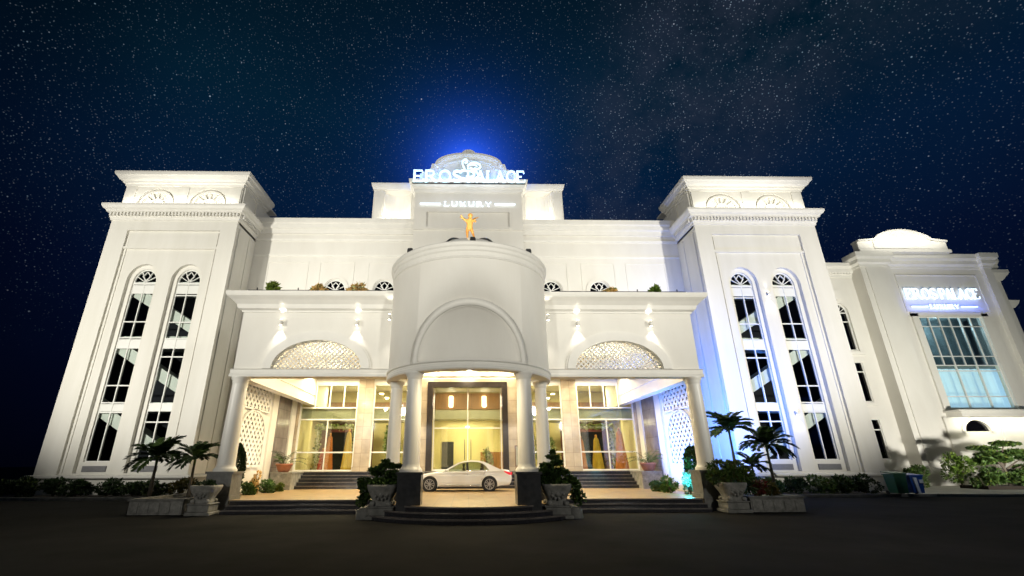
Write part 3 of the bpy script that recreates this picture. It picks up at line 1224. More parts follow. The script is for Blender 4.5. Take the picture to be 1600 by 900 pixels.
    up_ = rect(22.75, 25.9, 4.45, 5.5)
    mb.prism([lo], side, s * (SX - .012), s * (SX - .004))
    mb.prism([up_], side, s * (SX - .012), s * (SX - .004))
    mb.m(TRIM)

    def in_lo(u, v):
        if v < 1.75: return False
        if v <= 3.2: return abs(u - 24.35) < 1.35
        return ((u - 24.35) / 1.35) ** 2 + ((v - 3.2) / 1.1) ** 2 < 1
    w0, w1 = s * (SX - .09), s * (SX - .014)
    lattice(mb, in_lo, 23.0, 25.7, 1.75, 4.35, side, w0, w1, 0.30, 0.135)
    lattice(mb, lambda u, v: True, 22.75, 25.9, 4.45, 5.5, side, w0, w1, 0.30, 0.135)
    mb.prism([arch_pts(24.35, 1.47, 1.62, 3.2, 1.22), arch_pts(24.35, 1.35, 1.75, 3.2, 1.1)], side, s * (SX - .12), s * (SX - .004))
    mb.prism([rect(22.62, 26.03, 4.36, 5.62), rect(22.75, 25.9, 4.45, 5.5)], side, s * (SX - .12), s * (SX - .004))
    mb.build('lattice_screen', None, sw)
    # low cheek wall beside the entrance steps
    mb = MB()
    mb.box(s * 9.7, s * 10.85, 27.3, 29.6, PZ, 1.28)
    mb.box(s * 9.66, s * 10.85, 27.26, 29.6, 1.28, 1.36)
    mb.build('step_cheek_wall', GRANITE, PAL)

# ------------------------------------------------------------------ drum
DX, DY, DR = 0.0, 19.9, 3.44
mb = MB()
mb.m(WALL)
AH, AZ0, AR = R(34.5), 5.28, 2.12     # half angle of the blind arch, spring, rise


def dz(a):
    k = a / AH
    return AZ0 + AR * math.sqrt(max(0, 1 - k * k)) if abs(k) < 1 else AZ0


mb.sm = True
NS = 144
for i in range(NS):
    q0, q1 = -PI + 2 * PI * i / NS, -PI + 2 * PI * (i + 1) / NS

    def P(q, z, r=DR):
        return (DX + r * math.sin(q), DY - r * math.cos(q), z)
    z0, z1 = dz(q0), dz(q1)
    zi = 5.1
    if abs(q0 + q1) / 2 > R(92):
        z0 = z1 = zi = 7.9
    mb.add([P(q0, z0), P(q1, z1), P(q1, 9.75), P(q0, 9.75)], [(0, 1, 2, 3)])
    mb.add([P(q0, zi, DR - .35), P(q1, zi, DR - .35), P(q1, 9.75, DR - .35), P(q0, 9.75, DR - .35)], [(0, 1, 2, 3)])
    if abs(q0) < AH or abs(q1) < AH:
        mb.add([P(q0, 5.2, DR - .16), P(q1, 5.2, DR - .16), P(q1, z1, DR - .16), P(q0, z0, DR - .16)], [(0, 1, 2, 3)])
        mb.add([P(q0, z0, DR - .16), P(q1, z1, DR - .16), P(q1, z1), P(q0, z0)], [(0, 1, 2, 3)])
mb.sm = False
mb.lathe(DX, DY, [(3.1, 9.4), (0.05, 9.4)], 72, smooth=False)
mb.m(CEIL)
mb.lathe(DX, DY, [(3.04, 7.85), (2.6, 7.85), (2.55, 8.0), (1.7, 8.0), (1.65, 8.15), (0.03, 8.15)], 72, smooth=False)
drum = mb.build('drum', None, PAL)
mb = MB()
# arch moulding mapped on the cylinder
na = 40
vs = []
for i in range(na + 1):
    t = PI * i / na
    for (k, rr) in ((1.0, DR), (1.0, DR + .09), (1.13, DR + .09), (1.13, DR + .0)):
        a = AH * k * math.cos(t)
        z = AZ0 + AR * (1 + (k - 1) * 1.0) * math.sin(t)
        vs.append((DX + rr * math.sin(a), DY - rr * math.cos(a), z))
fs = []
for i in range(na):
    for k in range(3):
        fs.append((i * 4 + k, i * 4 + k + 1, (i + 1) * 4 + k + 1, (i + 1) * 4 + k))
mb.sm = True
mb.add(vs, fs)
mb.sm = False
mb.build('blind_arch_moulding', TRIM, drum)
mb = MB()
mb.lathe(DX, DY, [(DR - .4, 4.98), (DR + .02, 4.98), (DR + .05, 5.03), (DR + .05, 5.12), (DR + .02, 5.15), (DR + .02, 5.24), (DR + .07, 5.28), (DR + .07, 5.34), (DR - .05, 5.37)], 64, smooth=False, a0=R(-182), a1=R(2))
mb.lathe(DX, DY, [(DR - .4, 4.98), (DR - .4, 5.6)], 64, smooth=False, a0=R(-182), a1=R(2))
mb.build('ring_beam', TRIM, drum)
mb = MB()
mb.lathe(DX, DY, [(DR - .05, 9.38), (DR + .02, 9.39), (DR + .05, 9.44), (DR + .01, 9.50), (DR + .02, 9.66), (DR + .07, 9.72), (DR + .08, 9.84), (DR + .13, 9.90), (DR + .14, 10.02), (DR + .10, 10.08), (DR - .35, 10.10), (DR - .35, 9.35)], 96, smooth=False)
mb.build('drum_cornice', TRIM, drum)
# shallow ribbed dome
mb = MB().m(TRIM)
prof = [(2.95 * math.cos(R(a)), 9.5 + 2.0 * math.sin(R(a))) for a in range(0, 91, 6)]
mb.lathe(DX, DY, prof, 48)
dome = mb.build('dome', None, PAL)
mb = MB()
for k in range(8):
    a = 2 * PI * (k + .5) / 8
    pts = [(DX + (2.95 * math.cos(R(e)) + .03) * math.cos(a), DY + (2.95 * math.cos(R(e)) + .03) * math.sin(a), 9.5 + 2.0 * math.sin(R(e)) + .03) for e in range(10, 86, 5)]
    mb.tube(pts, .045, 6)
mb.build('dome_rib', PLINTH, dome)
mb = MB()
mb.lathe(DX, DY, [(0, 11.4), (.34, 11.45), (.34, 11.57), (.2, 11.63), (.18, 11.8), (.26, 11.84), (.26, 11.9), (0, 11.9)], 20)
mb.build('dome_pedestal', TRIM, dome)

# ------------------------------------------------------------------ entrance wall (plane Y = 30.2)
EY = 30.2
mb = MB().m(MARBLE)
mb.prism([rect(-3.55, 3.55, FZ, 7.0), rect(-2.55, 2.5, FZ - .1, 6.72)], front, EY, EY + .4)
for s in (-1, 1):
    mb.box(s * 3.2, s * 3.75, EY - .12, EY + .3, FZ, 6.95)
    for a_, b_, z_ in ((6.08, 7.05, 6.95), (10.7, 10.95, 5.8)):
        mq = MB()
        mq.box(s * a_, s * b_, EY - .05, EY + .4, FZ, z_)
        mq.box(s * (a_ - .04), s * (b_ + .04), EY - .09, EY + .4, FZ, FZ + .25) if z_ > 6 else None
        mq.build('marble_pier', MARBLE, PAL)
mb.m(CEIL)
mb.box(-3.5, 3.5, 24.0, 30.2, 7.9, 8.0)
mb.box(-3.3, -3.2, 23.3, 30.2, 6.9, 7.9)
mb.box(3.2, 3.3, 23.3, 30.2, 6.9, 7.9)
mb.prism([rect(-3.55, 3.55, 7.0, 7.95)], front, EY, EY + .3)
mb.box(-3.1, 3.1, EY - .1, EY, 7.15, 7.3)
mb.box(-3.1, 3.1, EY - .06, EY, 7.5, 7.56)
ew = mb.build('entrance_wall', None, PAL)
mb = MB()
mb.prism([rect(-2.6, 2.55, FZ, 6.78), rect(-2.24, 2.19, FZ - .1, 6.42)], front, EY - .14, EY + .3)
mb.build('portal_surround', BLKFRAME, ew)
# main glass doors
mb = MB()
for x_ in (-2.2, -.03, 2.09):
    mb.box(x_, x_ + .06, EY + .1, EY + .16, FZ, 6.4)
mb.box(-2.2, 2.15, EY + .09, EY + .17, 3.86, 3.92)
mb.box(-2.2, 2.15, EY + .09, EY + .17, FZ, FZ + .1)
dr = mb.build('entrance_door', FRAMEW, PAL)
mb = MB()
mb.box(-2.2, 2.15, EY + .12, EY + .13, FZ, 6.42)
mb.build('door_pane', GLASSL, dr)
mb = MB()
for x_ in (-.2, .2):
    mb.tube([(x_, EY + .04, 2.0), (x_, EY + .04, 3.2)], .022, 8)
mb.build('door_handle', METALK, dr)
# side glazing
for s in (-1, 1):
    for (xa, xb, nv) in ((7.05, 10.7, 4), (3.75, 6.08, 2)):
        mb = MB()
        x0, x1 = s * xa, s * xb
        if x0 > x1: x0, x1 = x1, x0
        for k in range(nv + 1):
            x_ = x0 + (x1 - x0 - .07) * k / nv
            mb.box(x_, x_ + .07, EY + .08, EY + .16, 5.15, 6.85)
        for x_ in (x0, x1 - .09):
            mb.box(x_, x_ + .09, EY + .05, EY + .19, FZ, 6.9)
        mid = (x0 + x1) / 2
        mb.box(mid - .035, mid + .035, EY + .08, EY + .16, FZ, 4.45)
        for z_ in (FZ + .05, 2.45, 4.42, 5.15, 6.6):
            mb.box(x0, x1, EY + .07, EY + .17, z_ - .04, z_ + .04)
        mb.box(x0, x1, EY + .03, EY + .18, 6.62, 6.95)
        gl = mb.build('glazed_screen', FRAMEW, PAL)
        mb = MB()
        mb.box(x0, x1, EY + .115, EY + .125, FZ, 6.6)
        mb.build('glass_pane', GLASSL, gl)
        mb = MB()
        mb.box(x0 + .1, x1 - .1, EY + .2, EY + .5, 4.45, 5.1)
        mb.build('spandrel_band', GREYBAND, gl)

# ------------------------------------------------------------------ lobby interior
mb = MB().m(LOBWALL)
mb.box(-10.9, 10.9, 37.0, 37.1, FZ, 7.2)
mb.box(-10.95, -10.85, 30.6, 37, FZ, 7.2)
mb.box(10.85, 10.95, 30.6, 37, FZ, 7.2)
mb.box(-3.6, -3.5, 32.5, 37, FZ, 7.2)
mb.box(3.5, 3.6, 32.5, 37, FZ, 7.2)
mb.m(CEIL)
mb.box(-10.9, 10.9, 30.65, 37, 7.1, 7.2)
mb.m(REDWOOD)
for s in (-1, 1):
    mb.box(s * 6.9, s * 10.8, 35.4, 35.5, FZ, 4.6)
mb.m(GREYBAND)
mb.box(-3.5, 3.5, 35.5, 37, 4.9, 5.55)
for s in (-1, 1):
    mb.box(s * 3.6, s * 10.8, 33.5, 35.4, 4.6, 5.1)
mb.m(WOOD)
mb.box(-3.4, 3.4, 36.88, 36.99, 5.75, 7.0)
for s in (-1, 1):
    mb.box(s * 3.8, s * 10.8, 36.88, 36.99, 5.1, 6.3)
    mb.box(s * 1.0, s * 2.8, 36.9, 36.99, FZ, 2.6) if s > 0 else None
lb = mb.build('lobby', None, PAL)
mb = MB()
mb.box(-1.95, -1.05, 36.9, 36.99, FZ, 3.35)
mb.build('lift_door', PLINTH, lb)
for x_ in (-1.3, 1.3):
    mb = MB()
    mb.box(x_ - .14, x_ + .14, 36.78, 36.87, 5.95, 6.75)
    mb.build('wall_light', LAMPW, lb)

# ================================================================== ANNEX BUILDING (right)
ANX = thing('annex_building', 'smaller white wing building right of the palace, with tall blue lit window', 'building', (40, 38, 0))
AY = 36.0
mb = MB().m(WALL)
# link wall with arched windows
ops = [arch_pts(32.05, .72, 10.6, 13.9, .85), rect(31.33, 32.77, 6.35, 9.6), rect(31.33, 32.77, 2.0, 5.0)]
mb.prism([rect(26.0, 34.1, 0, 18.3)] + ops, front, 37.1, 37.4)
arch_band(mb, 32.05, 10.5, 13.9, .74, .87, .2, 37.0, 37.1)
mb.box(30.9, 33.2, 36.95, 37.1, 10.2, 10.48)
mb.box(31.1, 33.0, 36.98, 37.1, 9.68, 9.9)
mb.box(31.1, 33.0, 36.98, 37.1, 6.05, 6.3)
mb.box(31.1, 33.0, 36.98, 37.1, 5.05, 5.25)
mb.box(31.1, 33.0, 36.98, 37.1, 1.75, 1.95)
mb.box(31.5, 32.6, 36.98, 37.1, 15.1, 16.0)
mb.box(26.0, 34.2, 37.4, 44, 18.0, 18.3)
mb.build('link_wall', None, ANX)
for z0_, z1_ in ((10.6, 13.9), (6.35, 9.6), (2.0, 5.0)):
    mb = MB()
    if z0_ > 10:
        arch_band(mb, 32.05, z0_, z1_, .64, .77, .08, 37.18, 37.26)
        for a_ in (30, 60, 120, 150):
            bar2(mb, (32.05, z1_), (32.05 + .68 * math.cos(R(a_)), z1_ + .8 * math.sin(R(a_))), .05, 37.19, 37.25)
    mb.box(32.02, 32.08, 37.18, 37.26, z0_, z1_)
    for z_ in (z0_ + .03, z1_ - .8, z1_):
        mb.box(31.35, 32.75, 37.17, 37.25, z_ - .04, z_ + .04)
    mb.box(31.33, 31.40, 37.16, 37.24, z0_, z1_)
    mb.box(32.70, 32.77, 37.16, 37.24, z0_, z1_)
    w_ = mb.build('window', FRAMEW, ANX)
    mb = MB()
    mb.prism([arch_pts(32.05, .72, z0_, z1_, .84 if z0_ > 10 else .02)], front, 37.28, 37.29)
    mb.build('window_pane', GLASSB, w_)
    mb = MB()
    mb.box(31, 33.1, 37.6, 37.65, z0_ - .2, z1_ + 1)
    mb.build('room_shade_sheet', DARKROOM, w_)  # dark sheet in place of the unlit room behind the pane

mb = MB().m(WALL)
# left pilaster, return and main face with the opening for the big window
mb.box(34.1, 36.45, 36.0, 37.3, 0, 18.6)
mb.box(34.55, 36.0, 35.93, 36.0, 1.0, 18.2)
mb.box(36.45, 37.0, 36.25, 37.3, 0, 18.6)
mb.prism([rect(37.0, 45.6, 0, 18.6), rect(38.05, 43.5, 5.75, 13.35)], front, 36.4, 36.75)
mb.box(37.0, 45.6, 36.8, 44, 18.3, 18.58)
mb.box(37.5, 38.05, 36.25, 36.4, 5.6, 13.6)
mb.box(43.5, 44.05, 36.25, 36.4, 5.6, 13.6)
mb.box(37.5, 44.05, 36.25, 36.4, 13.35, 13.7)
mb.prism([rect(37.3, 44.6, 13.75, 17.2), rect(37.42, 44.48, 13.85, 17.1)], front, 36.34, 36.4)
mb.box(45.2, 45.9, 36.1, 37, 0, 18.6)
# right hand lower block, stepped back
mb.box(45.6, 47.4, 37.0, 44, 0, 17.6)
mb.box(47.4, 48.0, 37.4, 44, 0, 15.0)
# balcony slab and ground floor wall
mb.box(37.6, 46.5, 35.2, 36.4, 5.05, 5.4)
mb.box(37.4, 46.7, 35.1, 36.4, 5.4, 5.55)
mb.prism([rect(37.0, 60, 0, 5.05), half_ell(39.35, 4.0, 1.0, .85, 20)], front, 36.1, 36.38)
o_, i_ = half_ell(39.35, 4.0, 1.25, 1.05), half_ell(39.35, 4.0, 1.0, .85)
mb.prism([o_ + i_[::-1]], front, 36.0, 36.1)
for x_ in (41.2, 44.2):
    mb.box(x_, x_ + .9, 36.0, 36.1, .5, 4.9)
mb.build('annex_wall', None, ANX)
mb = MB()
mb.prism([half_ell(39.35, 4.0, 1.0, .85, 20)], front, 36.2, 36.21)
fl = mb.build('fanlight', GLASSB, ANX)
mb = MB()
mb.box(38.2, 40.5, 36.6, 36.65, 3.8, 5.0)
mb.build('room_shade_sheet', DARKROOM, fl)  # dark sheet in place of the unlit space behind the fanlight
mb = MB()
path = [(28.0, 37.1), (34.1, 37.1)]
mb.sweep(path, [(-.1, 17.2), (.08, 17.2), (.1, 17.4), (.3, 17.6), (.34, 17.9), (.5, 18.1), (.52, 18.4), (-.1, 18.45)])
for k in range(22):
    x_ = 28.1 + k * .27
    mb.box(x_, x_ + .14, 36.82, 36.98, 17.42, 17.58)
path = [(34.1, 37.0), (34.1, 36.0), (36.45, 36.0), (36.45, 36.4), (45.2, 36.4), (45.2, 36.1), (45.9, 36.1), (45.9, 37.0), (47.4, 37.0)]
mb.sweep(path, [(-.1, 17.75), (.08, 17.75), (.1, 17.95), (.28, 18.1), (.3, 18.4), (.48, 18.6), (.5, 18.9), (.5, 19.0), (-.1, 19.05)])
mb.sweep([(45.9, 37.0), (47.4, 37.0), (47.4, 40)], [(-.1, 16.9), (.1, 16.9), (.3, 17.2), (.5, 17.5), (.5, 17.8), (-.1, 17.85)])
mb.sweep([(47.4, 37.4), (48.0, 37.4), (48.0, 40)], [(-.1, 14.5), (.1, 14.5), (.3, 14.8), (.4, 15.1), (-.1, 15.15)])
mb.build('annex_cornice', TRIM, ANX)
# parapet with arched crest
mb = MB()
pts = [(34.3, 19.0), (42.3, 19.0), (42.3, 20.1)]
for i in range(13):
    t = i / 12
    pts.append((41.0 - 5.2 * t, 20.25 + .92 * math.sin(PI * t) ** .7))
pts += [(34.3, 20.1)]
mb.prism([pts], front, 35.75, 36.3)
for a, b in zip(pts[2:-1], pts[3:]):
    bar2(mb, a, b, .16, 35.55, 36.4)
mb.box(34.2, 42.4, 35.6, 36.35, 19.02, 19.3)
mb.box(35.7, 41.1, 35.68, 35.76, 19.4, 20.1)
mb.build('parapet', TRIM, ANX)
# big window
mb = MB()
X0, X1 = 38.05, 43.5
for k in range(7):
    x_ = X0 + (X1 - X0 - .07) * k / 6
    mb.box(x_, x_ + .08, 36.42, 36.56, 9.2 if k in (1, 3, 4, 5) and k % 2 == 1 else 5.75, 13.35)
for z_ in (5.8, 6.7, 8.75, 9.2, 9.95, 12.5, 13.3):
    mb.box(X0, X1, 36.43, 36.55, z_ - .035, z_ + .035)
bw = mb.build('curtain_window', FRAMEW, ANX)
GLASSA = glass_mat('annex_glass_dark', (0.62, 0.72, 0.78), 0.12, 0.03)
BLUECURT = mat('blue_glow_curtain', (0.55, 0.75, 0.95), 0.6, 0.3, 0.7, emit=(0.42, 0.66, 1.0), estr=0.7, color2=(0.75, 0.85, 0.95))  # cloth glows by itself in place of blue room light
mb = MB()
mb.box(X0, X1, 36.48, 36.49, 9.2, 13.35)
mb.build('window_pane', GLASSA, bw)
mb = MB()
mb.box(X0, X1, 36.48, 36.49, 5.75, 9.2)
mb.build('window_pane', GLASSL, bw)
mb = MB()
nn = 60
vs, fs = [], []
for i in range(nn + 1):
    x_ = 37.2 + 7.5 * i / nn
    y_ = 37.5 + .09 * math.sin(i * 1.3) + .05 * math.sin(i * 3.1)
    vs += [(x_, y_, 5.0), (x_, y_, 9.1)]
for i in range(nn):
    fs.append((2 * i, 2 * i + 2, 2 * i + 3, 2 * i + 1))
mb.sm = True
mb.add(vs, fs)
mb.build('glowing_curtain', BLUECURT, bw)
OFFICE = mat('office_wall', (0.30, 0.34, 0.34), 0.8, 0.4, .8)
mb = MB()
mb.box(37.2, 44.8, 39.0, 39.05, 9.0, 13.8)
mb.box(37.2, 44.8, 36.8, 39.0, 13.7, 13.8)
mb.box(37.2, 44.8, 36.8, 39.0, 9.12, 9.2)
mb.build('upper_room', OFFICE, bw)
point('annex_room_light', (41, 37.6, 12.6), 160, (.75, .95, .95), .1)
area('balcony_light', (42.0, 35.5, 5.0), (42.0, 36.3, 2.0), 130, 8.0, .2, (1.0, .96, .72))
# low dark wall at the right edge
mb = MB()
mb.box(37.3, 60, 33.0, 33.3, 0, 1.25)
mb.box(37.2, 60, 32.95, 33.35, 1.25, 1.35)
tag(mb.build('garden_wall', PLINTH, origin=(45, 33, 0)), 'low dark stone wall behind the shrubs at the right edge', 'garden wall')

# ================================================================== SIGNS
GLY = {
    'E': [([(.08, 0), (.08, 1)], .15), ([(0, .96), (.62, .96), (.66, .78)], .08), ([(.08, .5), (.45, .5)], .08), ([(0, .04), (.66, .04), (.72, .24)], .08)],
    'R': [([(.08, 0), (.08, 1)], .15), ([(0, .96), (.42, .96), (.6, .86), (.62, .7), (.55, .56), (.4, .5), (.1, .5)], .10), ([(.36, .5), (.74, .03), (.86, .04)], .13), ([(0, .03), (.24, .03)], .06)],
    'O': [([(.43 + .37 * math.cos(2 * PI * i / 20), .5 + .46 * math.sin(2 * PI * i / 20)) for i in range(21)], .13)],
    'S': [([(.58, .78), (.5, .93), (.3, .97), (.12, .88), (.08, .72), (.2, .58), (.45, .45), (.6, .32), (.56, .12), (.34, .03), (.14, .08), (.05, .24)], .13)],
    'P': [([(.08, 0), (.08, 1)], .15), ([(0, .96), (.44, .96), (.62, .85), (.64, .68), (.56, .52), (.4, .45), (.1, .45)], .10), ([(0, .03), (.24, .03)], .06)],
    'A': [([(.08, 0), (.42, .98)], .08), ([(.4, .98), (.76, 0)], .15), ([(.22, .36), (.62, .36)], .07), ([(0, .03), (.2, .03)], .06), ([(.62, .03), (.9, .03)], .06)],
    'L': [([(.08, 0), (.08, 1)], .15), ([(0, .97), (.26, .97)], .06), ([(0, .04), (.58, .04), (.64, .26)], .08)],
    'C': [([(.78, .74), (.7, .9), (.46, .97), (.2, .86), (.08, .6), (.08, .4), (.2, .14), (.46, .03), (.7, .1), (.8, .28)], .13)],
    'U': [([(.1, .98), (.1, .28), (.22, .08), (.42, .03), (.6, .1), (.68, .28), (.68, .98)], .13), ([(0, .97), (.22, .97)], .06), ([(.58, .97), (.8, .97)], .06)],
    'X': [([(.06, .98), (.72, .02)], .15), ([(.7, .98), (.08, .02)], .08), ([(0, .97), (.2, .97)], .06), ([(.6, .03), (.82, .03)], .06)],
    'Y': [([(.04, .98), (.38, .48)], .14), ([(.74, .98), (.38, .48)], .08), ([(.39, .5), (.39, 0)], .14), ([(.26, .03), (.54, .03)], .06)],
}
WID = {'E': .72, 'R': .86, 'O': .86, 'S': .64, 'P': .66, 'A': .88, 'L': .66, 'C': .84, 'U': .8, 'X': .82, 'Y': .78, ' ': .38}


def stroke(mb, pts, w, fn, w0, w1):
    """constant width stroke as an extruded ribbon"""
    n_ = len(pts)
    L_, R_ = [], []
    closed = (abs(pts[0][0] - pts[-1][0]) + abs(pts[0][1] - pts[-1][1])) < 1e-6
    for i in range(n_):
        a = Vector(pts[i - 1]) if i > 0 else (Vector(pts[-2]) if closed else Vector(pts[0]))
        b = Vector(pts[i + 1]) if i < n_ - 1 else (Vector(pts[1]) if closed else Vector(pts[-1]))
        d = (b - a)
        d = d.normalized() if d.length > 0 else Vector((1, 0))
        nn_ = Vector((-d.y, d.x)) * w / 2
        p = Vector(pts[i])
        L_.append(p + nn_)
        R_.append(p - nn_)
    o = len(mb.v)
    for l, r in zip(L_, R_):
        mb.v += [fn(l.x, l.y, w0), fn(r.x, r.y, w0), fn(l.x, l.y, w1), fn(r.x, r.y, w1)]
    for i in range(n_ - 1):
        a, b = o + 4 * i, o + 4 * i + 4
        mb.face((a, b, b + 1, a + 1))
        mb.face((a + 2, a + 3, b + 3, b + 2))
        mb.face((a, a + 2, b + 2, b))
        mb.face((a + 1, b + 1, b + 3, a + 3))
    mb.face((o, o + 1, o + 3, o + 2))
    e = o + 4 * (n_ - 1)
    mb.face((e, e + 2, e + 3, e + 1))


def lettering(text, x0, x1, z0, h, y0, y1, parent, material, bold=1.0, gap=.10, name='letter'):
    tot = sum(WID[c] + gap for c in text) - gap
    k = (x1 - x0) / tot
    x_ = x0
    for ch in text:
        if ch != ' ':
            mb = MB()
            for j, (pts, w) in enumerate(GLY[ch]):
                stroke(mb, [(x_ + p[0] * k, z0 + p[1] * h) for p in pts], w * h * bold, front, y0 + j * .004, y1 - j * .004)
            mb.build(name, material, parent, recalc=True)
        x_ += (WID[ch] + gap) * k


def swirl(mb, cx, cz, k, y0, y1, w):
    """ornamental heart-like swirl of the emblem"""
    def sp(pts, ww):
        # catmull-rom smoothing
        out = []
        P = [pts[0]] + pts + [pts[-1]]
        for i in range(1, len(P) - 2):
            for j in range(6):
                t = j / 6
                q = []
                for d in (0, 1):
                    a, b, c, e = P[i - 1][d], P[i][d], P[i + 1][d], P[i + 2][d]
                    q.append(.5 * ((2 * b) + (-a + c) * t + (2 * a - 5 * b + 4 * c - e) * t * t + (-a + 3 * b - 3 * c + e) * t ** 3))
                out.append((cx + q[0] * k, cz + q[1] * k))
        out.append((cx + pts[-1][0] * k, cz + pts[-1][1] * k))
        stroke(mb, out, ww, front, y0, y1)
    sp([(-.30, .28), (-.10, .42), (-.28, .66), (-.52, .40), (-.46, 0), (-.32, -.35), (-.62, -.52), (-1.15, -.62), (-1.25, -.85), (-.75, -1.2), (-.1, -1.32), (.55, -1.3)], w)
    sp([(-.05, -.30), (.0, .05), (.35, .32), (.85, .22), (1.02, -.12), (.72, -.34), (.5, -.2)], w)
    sp([(-.12, .0), (.22, .12), (.62, .05), (.72, -.08)], w * .6)
    sp([(.12, -.2), (.5, -.42), (.82, -.9), (.6, -1.3), (.0, -1.45), (-.35, -1.3)], w)
    sp([(-.6, -.55), (-.2, -.48), (.3, -.62), (.45, -.95), (.1, -1.12), (-.2, -1.02)], w * .7)


SG = thing('illuminated_sign', 'large blue-white lit name sign with swirl emblem on top of the palace roof', 'sign', (0, 31.5, 22.9))
lettering('EROS', -4.45, -.55, 22.98, 1.12, 31.42, 31.56, SG, SIGNC, 1.0)
lettering('PALACE', -.10, 4.55, 22.98, 1.12, 31.42, 31.56, SG, SIGNC, 1.0)
mb = MB()
swirl(mb, 0.0, 24.45, .95, 31.30, 31.40, .13)
mb.build('emblem', SIGNC, SG)
mb = MB()
mb.box(-4.5, 4.6, 31.48, 31.54, 22.84, 22.92)
for k in range(10):
    x_ = -4.3 + k * .96
    mb.box(x_, x_ + .05, 31.55, 32.0, 22.95, 23.02)
mb.build('mounting_rail', METALK, SG)
SG2 = thing('illuminated_sign', 'small lit word with a bar on each side under the large roof sign', 'sign', (0, 31.9, 20.8))
lettering('LUXURY', -1.95, 1.85, 21.0, .42, 31.84, 31.92, SG2, SIGNW, .85, .2)
for x0_, x1_ in ((-3.85, -2.2), (2.1, 3.75)):
    mb = MB()
    mb.box(x0_, x1_, 31.84, 31.92, 21.17, 21.26)
    mb.build('light_bar', SIGNW, SG2)
# blue halo lamps behind the sign
for x_ in (-4.2, -2.2, 2.2, 4.2):
    point('sign_back_light', (x_, 31.85, 23.75), 34, (.12, .3, 1.0), .15)
area('sign_face_light', (0, 31.2, 23.4), (0, 32.0, 21.6), 14, 8, .1, (.35, .42, 1.0))

area('sign_face_light', (0, 31.0, 22.7), (0, 32.5, 25.0), 10, 6, .12, (.75, .82, 1.0))  # added light without a fixture, brightens the pediment
SG3 = thing('illuminated_sign', 'small blue-white lit name sign on the annex wall above its tall window', 'sign', (40.7, 36.2, 14))
lettering('EROS', 37.55, 40.25, 14.88, .98, 36.16, 36.26, SG3, SIGNW, .82)
lettering('PALACE', 40.55, 43.95, 14.88, .98, 36.16, 36.26, SG3, SIGNW, .82)
lettering('LUXURY', 39.3, 41.8, 14.0, .38, 36.16, 36.26, SG3, SIGNW, .9, .2)
for x0_, x1_ in ((37.7, 39.1), (42.0, 43.4)):
    mb = MB()
    mb.box(x0_, x1_, 36.16, 36.24, 14.14, 14.23)
    mb.build('light_bar', SIGNW, SG3)
for x_ in (38.2, 39.9, 41.6, 43.3):
    area('annex_sign_light', (x_, 35.6, 14.0), (x_, 36.4, 14.9), 11, 1.6, .12, (.03, .13, 1.0))

# ================================================================== LAMPS
def wall_lamp(x, y, z, label, side_dir=(0, -1), strength=1.0):
    L_ = thing('wall_lamp', label, 'lamp', (x, y, z), 'up and down wall lamps')
    mb = MB()
    d = .14
    cx, cy = x + side_dir[0] * d, y + side_dir[1] * d
    mb.lathe(cx, cy, [(0, z - .12), (.055, z - .12), (.055, z + .12), (0, z + .12)], 14)
    mb.box(cx - .03 + (-side_dir[0]) * .07, cx + .03 - side_dir[0] * .07, cy - .03, cy + .14, z - .05, z + .05)
    mb.build('lamp_body', LAMPBODY, L_)
    for q in (-1, 1):
        mb = MB()
        mb.lathe(cx, cy, [(0, z + q * .126), (.05, z + q * .126), (.05, z + q * .132), (0, z + q * .132)], 12)
        mb.build('bulb', LAMPW, L_)
    spot('lamp_beam', (cx, cy, z + .22), (cx - side_dir[0] * .12, cy - side_dir[1] * .12, z + 2), 30 * strength, 42, WARM, .6, .05)
    spot('lamp_beam', (cx, cy, z - .22), (cx - side_dir[0] * .10, cy - side_dir[1] * .10, z - 2), 75 * strength, 76, WARM, .8, .05)


for x_, t in ((-8.45, 'outer wall lamp left of the left porch arch'), (-5.05, 'wall lamp between the left porch arch and the drum'),
              (4.95, 'wall lamp between the drum and the right porch arch'), (8.3, 'outer wall lamp right of the right porch arch')):
    wall_lamp(x_, 20.1, 7.75, t)
wall_lamp(-3.46, 19.55, 7.85, 'wall lamp in the corner left of the drum', (-.35, -.94), .8)
wall_lamp(3.46, 19.55, 7.85, 'wall lamp in the corner right of the drum', (.35, -.94), .8)
wall_lamp(21.25, 30.18, 13.0, 'upper wall lamp between the arched windows of the right tower', strength=.8)
wall_lamp(21.25, 30.18, 4.8, 'lower wall lamp between the tall windows of the right tower', strength=.8)


def floodlight(x, y, z, label, ang=0):
    F = thing('floodlight', label, 'floodlight', (x, y, z), 'floodlights on the drum rim')
    mb = MB()
    mb.box(x - .10, x + .10, y - .05, y + .05, z + .03, z + .17)
    mb.build('lamp_housing', METALK, F, bevel=.02)
    mb = MB()
    mb.box(x - .12, x - .105, y - .02, y + .02, z, z + .12)
    mb.box(x + .105, x + .12, y - .02, y + .02, z, z + .12)
    mb.box(x - .12, x + .12, y - .02, y + .02, z - .01, z + .012)
    mb.build('bracket', METALK, F)
    spot('rim_flood_light', (x, y + .12, z + .15), (x * .3, 32.0, 26.5), 1300, 34, (.93, .95, 1.0), .9, .08)


for a_, t in ((-46, 'small black floodlight on the left rim of the drum'), (2, 'small black floodlight at the front centre of the drum rim'), (46, 'small black floodlight on the right rim of the drum')):
    floodlight(3.46 * math.sin(R(a_)), 19.9 - 3.46 * math.cos(R(a_)), 10.10, t)

